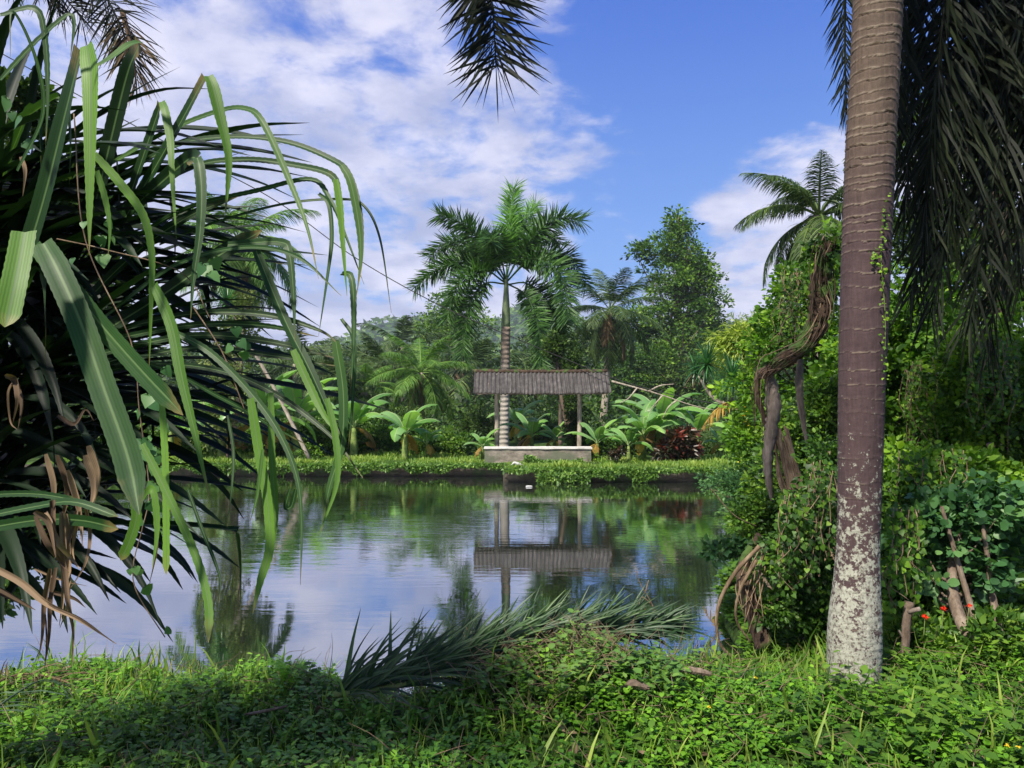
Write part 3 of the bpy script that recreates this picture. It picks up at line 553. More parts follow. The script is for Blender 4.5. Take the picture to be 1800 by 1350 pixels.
# ------------------------------------------------------------------ bananas and other bank plants
def banana(px, py_base, D, h_px, label, n=8, spread=1.0, old=2, wid=.36, mat='banana', az0=None, name='banana_plant'):
    b = P(px, py_base, D); b[2] = float(gz(b[0], b[1])) - .05; h = 1.36 * h_px * D / F
    t = thing(name, b, label, 'banana plant' if name == 'banana_plant' else 'plant', 'banana plants along the far bank' if name == 'banana_plant' else None)
    g = G(); c = b + [0, 0, h * .42]; tube(g, [b, (b + c) / 2, c], [h * .06, h * .05, h * .03], 8, 8, .8); g.build('stem', M['stem'], t, b)
    for i in range(n):
        el = 82 - 50 * (i / n) + 6 * rng.normal(); L = h * U(.62, .78) * (.9 if i > n * .6 else 1); g = G()
        broad(g, arc(c, (az0 or 0) + i * 137.5, el, L * spread, 62 + 35 * R() + 15 * (i / n), 7, 1.6), h * wid * .62, rnd=np.clip(.5 + .25 * rng.normal(), 0, 1), tear=.45, hang=.5); g.build('leaf', M[mat], t, b)
    for i in range(old):
        g = G(); broad(g, arc(c, R() * 360, 5, L * .8, 95, 7), h * wid * .45, rnd=R(), tear=.8, hang=1.2); g.build('dead_leaf', M['banana_old'], t, b)
    return t
banana(712, 800, 25.5, 82, 'banana plant with upright torn leaves at the left of the bank', 9, az0=20)
banana(750, 800, 26.2, 48, 'small banana plant leaning right beside the left banana plant', 5, 1.1)
banana(848, 800, 25.7, 45, 'small banana plant just left of the shelter', 6, 1.1)
banana(935, 795, 27.2, 62, 'banana plant behind the concrete bench in the shelter opening', 8, 1.1)
banana(975, 800, 27.8, 48, 'short banana plant behind the bench beside the right post', 6, 1.2)
banana(908, 790, 34.5, 60, 'banana plant with a yellow leaf behind the bench, beside the palm trunk', 7, 1.2, 3)
banana(1050, 805, 25.4, 55, 'banana plant with drooping leaves just right of the shelter', 7, 1.2)
banana(1130, 805, 25.2, 85, 'large banana clump plant at the left of the red leaved bush', 9, 1.0, 1, .30, az0=50)
banana(1160, 805, 25.8, 108, 'tallest banana plant rising behind the red leaved bush', 11, 1.0, 1, .27)
banana(1105, 805, 24.8, 55, 'low banana plant at the front of the large clump', 7, 1.1, 0)
banana(1225, 805, 25.2, 86, 'banana plant with one upright broad leaf right of the red leaved bush', 7, 1.0, 1)
banana(1265, 800, 26.4, 45, 'small banana plant at the right end of the far bank', 6, 1.1, 1)
banana(455, 805, 25.6, 120, 'tall banana plant with a yellow leaf seen through hanging strap leaves', 9, 1.1, 3, .32)
banana(520, 800, 26.4, 120, 'tall banana plant behind the hanging strap leaves, right of another', 9, 1.1, 2, .3)
banana(390, 805, 25.6, 100, 'banana plant with a hanging dead leaf at the far left bank', 8, 1.1, 3)
banana(622, 800, 27, 95, 'banana plant with rounded drooping leaves below the low coconut palm', 7, 1.1, 1)
banana(300, 800, 26, 90, 'banana plant mostly hidden behind the wide strap leaves', 7, 1.1, 1)
def rosette(g, c, n, L, w, el=(85, -25), bend=35, m=8, rn=.5, jit=.2, fold=.3):
    for i in range(n):
        f = i / n; e = el[0] + (el[1] - el[0]) * f; pts = arc(c, i * 137.5, e, L * U(1 - jit, 1 + jit), bend, 5)
        a = math.radians(i * 137.5); strap(g, pts, w, (-.3 * math.cos(a), -.3 * math.sin(a), 1), m, fold, 0, np.clip(rn + .2 * rng.normal(), 0, 1), .6)
# spiky dracaena heads on a pale curved stem
b = np.array([*P(1330, 760, 15.5)[:2], .3]); t = thing('dragon_tree', b, 'dragon tree with spiky dark green heads on pale curved stems over the right bank', 'tree')
heads = [(P(1243, 640, 15), 1.0), (P(1287, 665, 14.6), 1.05), (P(1222, 650, 15.2), .4)]
g = G(); j = P(1290, 715, 15); tube(g, [b, P(1325, 730, 15.3), j, P(1255, 700, 15), P(1228, 660, 15.2)], [.07, .06, .045, .04, .035], 8, 30); tube(g, [P(1310, 722, 15.1), P(1300, 705, 14.8), heads[1][0]], [.04, .035, .04], 7, 10); tube(g, [P(1228, 660, 15.2), P(1236, 655, 15.1), heads[0][0]], [.035, .035, .03], 6, 8); g.build('stem', M['bark_pale'], t, b)
for c, k in heads: g = G(); rosette(g, c, int(110 * k), .55 * (.6 + .4 * k), .035, (88, -60), 22); g.build('leaf_head', M['dracaena'], t, b)
g = G(); rosette(g, heads[2][0], 18, .4, .03, (-40, -85), 10); g.build('dry_leaf_skirt', M['dead'], t, b)
b = P(392, 800, 17); b[2] = -.5; b = np.array([b[0] , 24.6, .3]); t = thing('dragon_tree', b, 'small dragon tree head in front of the left coconut trunk', 'tree')
hd = P(398, 535, 24.6); g = G(); tube(g, [b, (b + hd) / 2 + [.1, 0, 0], hd], [.07, .06, .05], 7, 12); g.build('stem', M['bark_pale'], t, b); g = G(); rosette(g, hd, 80, .75, .05, (88, -50), 25); g.build('leaf_head', M['dracaena'], t, b)
# red leaved croton bush
b = P(1192, 806, 24.6); b[2] = .35; t = thing('croton_bush', b, 'dark red leaved bush between the banana plants on the far bank', 'bush')
g = G(); B = [(*P(px, py, 24.6), r_ * 24.6 / F, r_ * 24.6 / F, r_ * 24.6 / F) for px, py, r_ in ((1192, 784, 18), (1203, 764, 14), (1183, 770, 13), (1212, 787, 13), (1173, 792, 13))]
cc = crown(g, B, 20, 15, .16, .26, T_OVAL, .4, .5, .35, .1, .5); g.build('crown', M['croton'], t, b)
g = G(); limbs(g, [b, b + [0, 0, .4], b + [0, 0, .8]], cc, .05, 20); g.build('stem', M['bark'], t, b)
b = P(1077, 806, 24.4); b[2] = .35; t = thing('croton_bush', b, 'low dark red plant on the bank left of the large banana clump', 'bush')
g = G(); cc = crown(g, [(*P(1082, 798, 24.4), .25, .2, .2)], 26, 16, .08, .11, T_OVAL, .4, .5, .3, .1, .6, .25); g.build('crown', M['croton'], t, b); g = G(); limbs(g, [b, b + [0, 0, .15], b + [0, 0, .3]], cc, .03, 8); g.build('stem', M['bark'], t, b)
# fern-like pale shrub near shelter right
for px, py, lb in ((1035, 800, 'pale feathery shrub beside the right end of the bench'), (1160, 812, 'pale low weed under the large banana clump'), (540, 795, 'leafy weed on the bank behind the hanging leaves')):
    b = P(px, 806, 24.9); b[2] = .35; t = thing('weed_plant', b, lb, 'plant', 'weeds on the far bank'); g = G(); cc = crown(g, [(*P(px, py, 24.9), .38, .3, .3)], 34, 14, .12, .09, T_DIA, .5, .6, .2, 0, .6, .6); g.build('foliage', M['leaf_light'], t, b); g = G(); limbs(g, [b, b + [0, 0, .2], b + [0, 0, .4]], cc, .02, 8); g.build('stem', M['stem'], t, b)
# bank grass and creepers
g = G(); NB = 30000; X_ = U(-15, 9.5, NB); Y_ = np.where(X_ < -.25, 23.9, 22.15) + R(NB) ** 1.3 * 4.5; z = gz(X_, Y_)
cl = np.array([noise.noise(Vector((a * .9, b_ * .9, 0))) for a, b_ in zip(X_, Y_)]); sz = (.06 + .09 * R(NB)) * np.clip(1 + cl * 1.6, .35, 2) * np.where((X_ > -1.1) & (X_ < 2.8) & (Y_ > 22.6), .55, 1)
scatter(g, T_BLADE, np.stack([X_, Y_, z], 1), ball(NB) * .55 + [0, 0, .8], ball(NB) * .9 + [0, -.6, .2], sz, np.clip(.5 + .5 * cl + .2 * rng.normal(size=NB), 0, 1), 2.4); tag(g.build('bank_grass', M['grass']), kind='stuff')
g = G(); 
def hang(px0, px1, n, y, depth, zr=(.0, .42)):
    x = (U(px0, px1, n) - 900) / F * y; z = .40 - (R(n) ** 1.2) * depth * (.6 + .5 * np.sin(x * 2.3) * np.sin(x * 5.1 + 1)); yy = y - .1 - .22 * R(n) * (1 + .4 * np.sin(x * 3))
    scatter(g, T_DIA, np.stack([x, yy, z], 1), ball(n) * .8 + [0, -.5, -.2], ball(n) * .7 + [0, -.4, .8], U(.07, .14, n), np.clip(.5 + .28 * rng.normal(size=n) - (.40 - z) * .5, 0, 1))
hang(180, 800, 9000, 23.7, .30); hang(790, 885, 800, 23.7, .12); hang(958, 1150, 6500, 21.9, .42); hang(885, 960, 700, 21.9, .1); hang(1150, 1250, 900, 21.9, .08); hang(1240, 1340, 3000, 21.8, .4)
x = (U(945, 1010, 1500) - 900) / F * 21.6; scatter(g, T_DIA, np.stack([x, 21.4 + .3 * R(1500), .02 + .28 * R(1500)], 1), ball(1500), ball(1500) + [0, -.3, .9], U(.07, .13, 1500), R(1500))
x = U(.4, 2.3, 1600); scatter(g, T_DIA, np.stack([x, 24.0 + .42 * R(1600), .38 + .25 * R(1600) * np.clip(np.sin(x * 3.1), .2, 1)], 1), ball(1600), ball(1600) + [0, -.3, .9], U(.06, .12, 1600), R(1600))
tag(g.build('bank_creeper', M['creeper']), kind='stuff')
g = G(); c = P(908, 823, 22.4); c[2] = .42; v = ball(60) * [.12, .08, .06] + c + [0, 0, .06]; 
tube(g, [c + [-.16, 0, .04], c + [-.05, 0, .10], c + [.1, 0, .05], c + [.2, 0, .03]], [.015, .045, .055, .015], 9, 12, rough=.7); tag(g.build('plastic_bag', M['plastic']), 'crumpled white plastic bag on the edge of the grass bank', 'bag')
g = G(); c = P(930, 857, 20.5); c[2] = .02; tube(g, [c + [-.09, 0, 0], c + [0, 0, .0], c + [.09, 0, 0]], [.015, .025, .015], 8, 8, rough=.3); tag(g.build('floating_litter', M['plastic']), 'small pale piece of litter floating on the pond by the far wall', 'litter')
# utility cable
g = G(); tube(g, [P(-60, 60, 30), P(300, 255, 30), P(480, 350, 29.5), P(620, 450, 29), P(760, 530, 27.5), P(900, 592, 26.2), P(1080, 665, 25), P(1200, 698, 20), P(1310, 718, 16), P(1480, 741, 11), P(1620, 747, 10.5), P(1850, 740, 10)], [.022, .022, .018, .012, .008], 6, 160); tag(g.build('utility_cable', M['cable']), 'thin black cable sagging across the pond from upper left to right', 'cable')

# ------------------------------------------------------------------ right bank
GR = 'bushes on the right bank'
tree('dark_tree', 'tall dark tree behind the hanging fronds at the upper right', 1720, 13, [(1650, 230, 110, 70), (1740, 330, 110, 90), (1800, 180, 100, 90), (1620, 420, 60, 70), (1700, 480, 110, 80), (1820, 480, 90, 120), (1640, 560, 80, 60)], 90, 24, .42, .12, 'leaf_dark', r=.22, nl=40, tone=.5, base=(8.2, 13, .5))
tree('vine_covered_tree', 'bright green vine covered tree at the right end of the pond', 1405, 12.5, [(1400, 500, 34, 32), (1385, 560, 50, 44), (1440, 590, 52, 60), (1350, 610, 40, 36), (1460, 470, 30, 60, 0, .6), (1340, 690, 42, 44), (1320, 770, 40, 44), (1450, 690, 46, 60)], 85, 22, .22, .085, 'leaf_light', T_OVAL, r=.12, nl=30, tone=.4, bark='bark_red', base=(5.0, 12.5, .4))
tree('bamboo_clump', 'pale yellow green feathery bamboo left of the leaning trunk', 1310, 16, [(1305, 600, 38, 30), (1340, 590, 30, 28), (1285, 620, 26, 20)], 130, 20, .32, .16, 'bamboo', T_DIA, r=.04, nl=20, wid=.35, droop=.5, bark='stem', cat='bamboo', base=(5.2, 16, .4))
tree('bush', 'tall dense leafy thicket behind the ringed trunk', 1600, 9.5, [(1600, 700, 70, 60), (1640, 760, 90, 60), (1560, 640, 60, 60), (1600, 560, 70, 70), (1500, 660, 60, 70), (1560, 820, 80, 60)], 110, 24, .2, .085, 'leaf_light', T_OVAL, cat='bush', group=GR, r=.07, nl=30, tone=.38, base=(5.2, 9.5, .4))
tree('bush', 'sunlit bush rising at the right edge above the rounded leaf shrub', 1740, 8.5, [(1740, 690, 80, 50), (1700, 640, 60, 50), (1790, 620, 70, 70), (1770, 760, 80, 70), (1700, 720, 70, 60)], 110, 24, .19, .07, 'leaf_light', T_OVAL, cat='bush', group=GR, r=.07, nl=30, tone=.42, base=(5.9, 8.5, .4))
tree('bush', 'bright leafy shrub just right of the ringed trunk at mid height', 1640, 6.6, [(1620, 820, 70, 36), (1700, 830, 70, 36), (1580, 850, 40, 50), (1650, 870, 90, 50), (1740, 850, 50, 40)], 100, 22, .13, .06, 'leaf_light', T_OVAL, cat='bush', group=GR, r=.04, nl=26, tone=.62, base=(3.9, 6.6, .4), rvar=.2)
tree('rounded_leaf_shrub', 'shrub with round blue green leaves and bare leaning stems at the right', 1700, 5.6, [(1700, 900, 80, 50), (1640, 940, 60, 60), (1740, 960, 60, 60), (1680, 1000, 70, 50), (1760, 900, 40, 50)], 95, 20, .12, .062, 'leaf_blue', T_ROUND, cat='bush', group=None, r=.045, nl=40, tone=.5, base=tuple(P(1735, 1190, 4.9)))
tree('bush', 'dark undergrowth bush between the ringed trunk and the rounded leaf shrub', 1600, 6.2, [(1600, 960, 60, 70), (1560, 1040, 40, 60), (1640, 1060, 90, 60), (1740, 1080, 90, 60), (1590, 900, 60, 50)], 110, 20, .13, .055, 'leaf_mid', T_OVAL, cat='bush', group=GR, r=.04, nl=26, tone=.32, base=(3.5, 6.2, .4))
tree('bush', 'low tangled plants right of the trunk foot with red blossoms', 1680, 5.2, [(1640, 1120, 70, 30), (1740, 1110, 80, 40), (1590, 1130, 40, 40), (1700, 1150, 100, 30), (1800, 1160, 60, 50)], 110, 20, .1, .05, 'leaf_mid', T_OVAL, cat='bush', group=GR, r=.02, nl=20, tone=.5, base=(3.3, 5.2, .35))
tree('bush', 'leafy mound between the pond and the ringed trunk', 1400, 6.2, [(1420, 900, 46, 50), (1385, 980, 44, 50), (1440, 1000, 44, 80), (1365, 1065, 40, 34), (1430, 1090, 46, 40), (1460, 820, 40, 60)], 70, 20, .12, .042, 'leaf_mid', T_OVAL, cat='bush', group=GR, r=.03, nl=60, tone=.28, bark='root', base=(2.6, 6.4, .3))
tree('bush', 'feathery shrub overhanging the water at the right end of the far wall', 1300, 15, [(1290, 850, 46, 20), (1330, 860, 40, 34), (1370, 830, 50, 50), (1310, 900, 40, 30, 0, .6), (1340, 800, 40, 30)], 100, 24, .2, .07, 'leaf_blue', T_DIA, cat='bush', group=GR, r=.05, nl=24, tone=.45, base=(5.2, 15, .3))
tree('bush', 'tangled green bush behind the hanging dead stems', 1400, 9, [(1400, 760, 60, 50), (1450, 720, 46, 60), (1390, 840, 60, 60), (1460, 880, 60, 80), (1340, 860, 30, 40, 1, .5)], 100, 24, .16, .065, 'leaf_mid', T_OVAL, cat='bush', group=GR, r=.05, nl=34, tone=.45, base=(3.9, 9, .4))
tree('overhanging_branch', 'small leafy branch reaching out over the water from the right', 1280, 7.2, [(1255, 968, 22, 9), (1290, 962, 24, 12), (1318, 975, 22, 14)], 22, 14, .09, .06, 'leaf_blue', T_OVAL, cat='branch', r=.015, nl=14, trunk=[P(1370, 1060, 6.9), P(1320, 990, 7.1), P(1245, 965, 7.2)], base=tuple(P(1370, 1060, 6.9)))
tree('bush', 'green thicket at the far right edge of the frame', 1830, 8, [(1830, 860, 60, 90), (1850, 1000, 70, 90), (1830, 720, 60, 60)], 110, 22, .16, .06, 'leaf_mid', T_OVAL, cat='bush', group=GR, r=.05, nl=20, tone=.45, base=(6.2, 8, .4))
tree('bush', 'low shrub spilling over the water edge between the mound and the far bank', 1325, 9.6, [(1310, 905, 30, 16), (1335, 935, 34, 24), (1350, 890, 34, 26)], 60, 20, .14, .055, 'leaf_mid', T_OVAL, cat='bush', group=GR, r=.02, nl=14, tone=.4, base=(3.2, 9.8, .2))
# leaning dead trunk with broken bend and hanging bark stems
b = P(1470, 1010, 7.4); b[2] = .3; t = thing('leaning_trunk', b, 'dark vine tangled leaning trunk arching beside the pond, with hanging dead stems', 'tree')
g = G(); tube(g, [P(1462, 425, 7.9), P(1452, 455, 7.9), P(1440, 500, 7.9), P(1440, 550, 7.9), P(1420, 602, 7.9), P(1375, 635, 7.9), P(1335, 660, 7.9)], [.05, .085, .10, .10, .085, .05], 14, 60, rough=.6); g.build('trunk', M['bark_red'], t, b)
g = G(); tube(g, [P(1350, 640, 8.0), P(1360, 720, 7.9), P(1352, 780, 7.9), P(1350, 830, 7.9), P(1357, 880, 7.9)], [.03, .085, .065, .05, .018], 10, 40, rough=.5); g.build('hanging_stem', M['wood'], t, b)
g = G(); tube(g, [P(1332, 655, 8.0), P(1330, 690, 8.0), P(1345, 740, 8.0), P(1355, 790, 8.0)], [.03, .035, .025, .02], 8, 24, rough=.3); g.build('hanging_stem', M['bark_red'], t, b)
g = G(); tube(g, [P(1408, 610, 8.1), P(1405, 680, 8.0), P(1412, 740, 8.0), P(1420, 788, 8.0)], [.02, .045, .035, .012], 8, 30, rough=.3); g.build('hanging_stem', M['wood'], t, b)
for i in range(16):
    g = G(); o = rng.normal(size=2) * 13; sp = U(0, .25); ch = [(1450, 430), (1440, 480), (1445, 540), (1425, 600), (1375, 635), (1338, 662)]
    tube(g, [P(x + o[0] + U(-9, 9), y + o[1] * .7 + U(-7, 7), 7.86 - U(-.04, .14)) for k, (x, y) in enumerate(ch)] + ([P(1334 + o[0], 740 + 40 * R(), 7.9)] if i % 3 == 0 else []), [.007, .006, .003], 5, 36, R(), rough=.3); g.build('vine_stem', M['root' if i % 4 == 0 else 'bark_red'], t, b)
for i in range(26):
    g = G(); a = U(-12, 12); x0, x1 = 1372 + U(-14, 14), 1455 + U(-28, 28); z1 = U(-60, 60)
    tube(g, [P(x0, 775 + U(-30, 10), 7.9), P(x0 + 18 + a, 850, 7.8), P((x0 + x1) / 2 + a, 910 + U(-10, 10), 7.7), P(x1, 960 + z1 * .4, 7.5), P(x1 + U(-6, 14), 1040 + z1, 7.3)], [U(.006, .018), .012, .006], 5, 24, R(), rough=.2); g.build('vine_stem', M['root'], t, b)
c = P(1440, 500, 8.3); t = thing('climbing_vine', c, 'leafy vine wrapped round the top of the dark leaning trunk', 'vine'); g = G(); cc = crown(g, [(*P(1455, 435, 7.9), .2, .2, .2, 1.6), (*P(1432, 500, 8.4), .1, .15, .3, .7), (*P(1462, 520, 8.4), .1, .15, .3, .7), (*P(1350, 640, 7.95), .14, .12, .06, .3)], 16, 14, .09, .055, T_HEART, .4, .5, .25, .3, 1, .45); g.build('leaves', M['leaf_mid'], t, c)
g = G(); limbs(g, [P(1430, 620, 8.2), P(1440, 520, 8.35), P(1450, 430, 8.4)], cc, .02, 24); g.build('stem', M['root'], t, c)
# lianas and roots
for i, (pc, r_, lb) in enumerate((([(1335, 960), (1290, 1010), (1262, 1070), (1265, 1130), (1300, 1165)], .018, 'thick pale root curving down to the near shore at the edge of the water'), ([(1330, 985), (1300, 1040), (1295, 1090), (1320, 1130)], .014, 'thinner pale root curving down inside the thick one'),
        ([(1430, 840), (1465, 850), (1475, 890), (1445, 930), (1420, 905)], .006, 'looping thin liana left of the ringed trunk'), ([(1250, 860), (1290, 905), (1330, 925)], .005, 'thin bare twig reaching over the water'), ([(1545, 1015), (1600, 1005), (1650, 990)], .006, 'thin bare twig sticking out right of the ringed trunk'))):
    g = G(); tube(g, [P(x, y, 6.0 + .06 * k) for k, (x, y) in enumerate(pc)], [r_, r_ * .9, r_ * .5], 7, 40, .6, rough=.2); tag(g.build('liana', M['root']), lb, 'liana', 'lianas on the right bank')
b = P(1345, 1130, 6.1); b[2] = .25; t = thing('dead_root_mass', b, 'brown rooty stump leaning out over the water below the leafy mound', 'stump')
g = G(); tube(g, [b, P(1320, 1060, 6.2), P(1305, 1000, 6.3), P(1335, 940, 6.4)], [.08, .07, .05, .03], 9, 24, rough=.4); g.build('stump_body', M['bark_red'], t, b)
for i in range(9): g = G(); tube(g, [P(1340 + U(-12, 16), 960 + U(-20, 30), 6.3), P(1310 + U(-20, 30), 1035 + U(-20, 20), 6.1), P(1325 + U(-25, 30), 1100 + U(-30, 30), 6.0)], [.004, .006, .002], 5, 16, R()); g.build('root', M['root'], t, b)
# vines hanging down over the bushes
for k, (pxa, pxb, py0, ln, d_, lb) in enumerate(((1590, 1640, 640, 200, 8.6, 'curtain of bright vine leaves just right of the ringed trunk below the hanging fronds'), (1700, 1790, 600, 190, 7.7, 'vine curtain hanging over the bush at the right edge'), (1372, 1408, 480, 200, 8.6, 'vine curtain draped on the tree left of the ringed trunk near the leaning trunk'),
        (1420, 1470, 820, 200, 5.7, 'leafy vines trailing down the mound left of the ringed trunk foot'), (1365, 1410, 880, 170, 5.9, 'leafy vines trailing down the pond side of the leafy mound'), (1570, 1700, 800, 120, 6.0, 'vines creeping over the bright shrub right of the ringed trunk'), (1560, 1620, 900, 190, 5.2, 'vines climbing beside the trunk above the cut branch stump'))):
    c = P(pxa, py0, d_); t = thing('vine_curtain', c, lb, 'vine', 'vines over the right bank'); gs = G(); gl_ = G()
    for i in range(16):
        x = U(pxa, pxb); L_ = ln * U(.4, 1); dd = d_ + U(-.3, .3); ch = [P(x + rng.normal() * 5 * j ** .7, py0 + L_ * j / 4 + U(-12, 12), dd - .03 * j) for j in range(5)]; tube(gs, ch, [.004, .003], 4, 24, R())
        pc = catmull(ch, 26) + rng.normal(size=(26, 3)) * .03; scatter(gl_, T_HEART, pc, ball(26) * [.7, .4, .4] + [0, -.2, -.6], ball(26) * .5 + [0, -1, .5], U(.022, .055, 26), np.clip(.3 + .3 * rng.normal(size=26), 0, 1), 1.15)
    gs.build('vine_stems', M['root'], t, c); gl_.build('leaves', M['leaf_mid' if k in (2, 3, 4) else 'leaf_light'], t, c)
# cut stake and flowers
b = P(1592, 1170, 4.9); t = thing('cut_stake', b, 'short cut branch stump with a pale broken top right of the trunk', 'stump')
g = G(); tube(g, [b, P(1592, 1110, 4.9), P(1598, 1058, 4.9)], [.03, .026, .028], 9, 14, rough=.25); g.build('stake', M['bark'], t, b); g = G(); tube(g, [P(1596, 1076, 4.89), P(1618, 1070, 4.85)], [.018, .014], 7, 4); g.build('side_stub', M['wood'], t, b)
g = G(); tube(g, [P(1580, 1108, 4.9), P(1590, 1125, 4.9)], [.006, .012], 6, 4); g.build('side_stub', M['wood'], t, b)
for px, py, lb in ((1658, 1070, 'red blossom higher and right of its neighbour among the undergrowth'), (1626, 1084, 'red blossom lower and left, nearest the cut branch stump'), (1703, 1064, 'small red blossom half hidden behind the leaning shrub stem')):
    c = P(px, py, 4.7); t = thing('red_flower', c, lb, 'flower', 'red blossoms in the undergrowth'); g = G(); k = 34 if px != 1703 else 14; scatter(g, T_OVAL, c + ball(k) * .006, ball(k) * [1, 1, .7] + [0, -.2, .2], ball(k), U(.012, .022, k), R(k)); g.build('petals', M['flower'], t, c)
    g = G(); tube(g, [c + [0, .02, -.14], c], [.003, .002], 5, 5); g.build('stalk', M['stem'], t, c)
for k, pc in enumerate(([(1655, 890), (1690, 1010), (1712, 1090), (1730, 1190)], [(1725, 900), (1742, 1030), (1755, 1100), (1770, 1160)], [(1790, 900), (1760, 850), (1740, 780)])):
    g = G(); tube(g, [P(x, y, 5.35 - .1 * i + (2 if k == 2 else 0)) for i, (x, y) in enumerate(pc)], [.012, .018, .024, .03], 8, 24, rough=.25); tag(g.build('shrub_stem', M['bark']), ['leaning bare brown stem under the rounded leaf shrub', 'second bare stem right of the leaning one, further in the leaves', 'grey dead stem at the right edge above the rounded leaves'][k], 'stem')

# ------------------------------------------------------------------ foreground ringed palm
b = np.array([P(1502, 1200, 4.5)[0], 4.5, .42]); t = thing('foxtail_palm', b, 'large ringed palm trunk in the right foreground, pale lichen at its swollen foot', 'palm tree', 'foxtail palms around the pond')
prof = [(1205, 1502, 40), (1175, 1501, 43), (1130, 1501, 45), (1090, 1502, 44), (1050, 1505, 40), (1000, 1507, 36), (940, 1509, 34.5), (850, 1511, 36), (700, 1514, 38), (600, 1517, 39.5), (450, 1522, 40.5), (250, 1530, 41), (100, 1539, 40.5), (0, 1543, 41), (-300, 1556, 42), (-600, 1566, 40)]
pts = np.array([P(x, y, 4.5) for y, x, h in prof]); pts[0][2] = .30; rad = np.array([h * 4.5 / F for *_, h in prof])
m_ = 900; zz = np.linspace(pts[0, 2], pts[-1, 2], m_); cx = np.interp(zz, pts[:, 2], pts[:, 0]); rr = np.interp(zz, pts[:, 2], rad)
ker = np.ones(41) / 41; rr = np.convolve(np.pad(rr, 20, 'edge'), ker, 'valid'); cx = np.convolve(np.pad(cx, 20, 'edge'), ker, 'valid')
k_ = 72; an = np.linspace(0, 2 * math.pi, k_, endpoint=False)
ring_z = [.3]; 
while ring_z[-1] < zz[-1]: ring_z.append(ring_z[-1] + (.04 if ring_z[-1] < .95 else U(.07, .15) if ring_z[-1] < 3.1 else U(.035, .095)))
ring_z = np.array(ring_z); V_ = np.zeros((m_, k_, 3)); A_ = np.zeros((m_, k_, 3))
wob = np.array([[noise.noise(Vector((math.cos(a) * 1.3, math.sin(a) * 1.3, z * 2.2))) for a in an] for z in zz])
fine = np.array([[noise.noise(Vector((math.cos(a) * 5, math.sin(a) * 5, z * 26))) for a in an] for z in zz])
ze_ = zz[:, None] + .022 * wob + .007 * fine; ii = np.clip(np.searchsorted(ring_z, ze_) - 1, 0, len(ring_z) - 2); ph = (ze_ - ring_z[ii]) / (ring_z[ii + 1] - ring_z[ii])
wgt = np.interp(zz, [.4, .9, 2.8, 3.4], [.35, .45, .55, 1.0])[:, None]
lip = np.exp(-(ph * (ring_z[ii + 1] - ring_z[ii]) / .0085) ** 2); grv = np.exp(-((1 - ph) * (ring_z[ii + 1] - ring_z[ii]) / .006) ** 2); irr = .1 + .9 * np.clip(.5 + wob * 1.9, 0, 1)
r2_ = rr[:, None] * (1 + .012 * wob) + .005 * lip * wgt - .007 * grv * wgt * irr + .0016 * fine
crk = (np.array([[noise.noise(Vector((a * 1.5, 7, i * 3.1))) for a in an] for i in range(len(ring_z))]) > .22).astype(float)
cr_ = crk[ii, np.arange(k_)[None]] * (zz[:, None] > 3.0); r2_ -= .014 * grv * cr_
V_[..., 0] = cx[:, None] + r2_ * np.cos(an); V_[..., 1] = 4.5 + r2_ * np.sin(an); V_[..., 2] = zz[:, None]
A_[..., 1] = np.linspace(0, 1, m_)[:, None]; A_[..., 2] = np.clip(.4 + .6 * lip * wgt * (.35 + .65 * irr) - .45 * grv * (wgt * .8) * irr - .4 * grv * cr_, 0, 1)
i = np.arange(m_ - 1)[:, None] * k_; j = np.arange(k_)[None]; j2 = (j + 1) % k_
g = G(); g.add(V_.reshape(-1, 3), np.stack([i + j, i + j2, i + k_ + j2, i + k_ + j], -1).reshape(-1, 4), None, A_.reshape(-1, 3)); g.build('trunk', M['palm_bark'], t, b)
tp = np.array([cx[-1], 4.5, zz[-1]]); g = G(); tube(g, [tp - [0, 0, .02], tp + [0, 0, .6], tp + [0, 0, 1.2]], [.15, .16, .08], 14, 14); g.build('crownshaft', M['shaft'], t, b)
top = tp + np.array([0, 0, 1.15])
def wfrond(pts, root, par, mat='backlit_frond', ll=.42, lw=.028, nl=95, plume=.7, droop=.3, bare=.2, name='frond', ang=(60, 25), tipl=.55):
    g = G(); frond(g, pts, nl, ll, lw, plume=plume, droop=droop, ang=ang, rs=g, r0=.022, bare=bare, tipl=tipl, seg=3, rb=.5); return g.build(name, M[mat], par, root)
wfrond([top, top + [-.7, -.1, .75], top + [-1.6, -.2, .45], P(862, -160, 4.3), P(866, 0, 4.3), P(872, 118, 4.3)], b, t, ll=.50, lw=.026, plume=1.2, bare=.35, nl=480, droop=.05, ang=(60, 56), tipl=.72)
for az_, el_, L_, bd in ((100, 40, 2.6, 110), (170, 60, 2.4, 90), (60, 55, 2.6, 120), (250, 62, 2.2, 60), (20, 40, 2.6, 130), (310, 55, 2.3, 70)):
    wfrond(arc(top, az_, el_, L_, bd, 8), b, t, 'foxtail', ll=.36, lw=.03, nl=70)
wfrond([top + [-.05, .1, -.2], P(1500, -330, 5.0), P(1490, -120, 5.2), P(1485, 40, 5.2), P(1488, 200, 5.2)], b, t, ll=.34, lw=.018, nl=170, plume=.6, droop=.15)
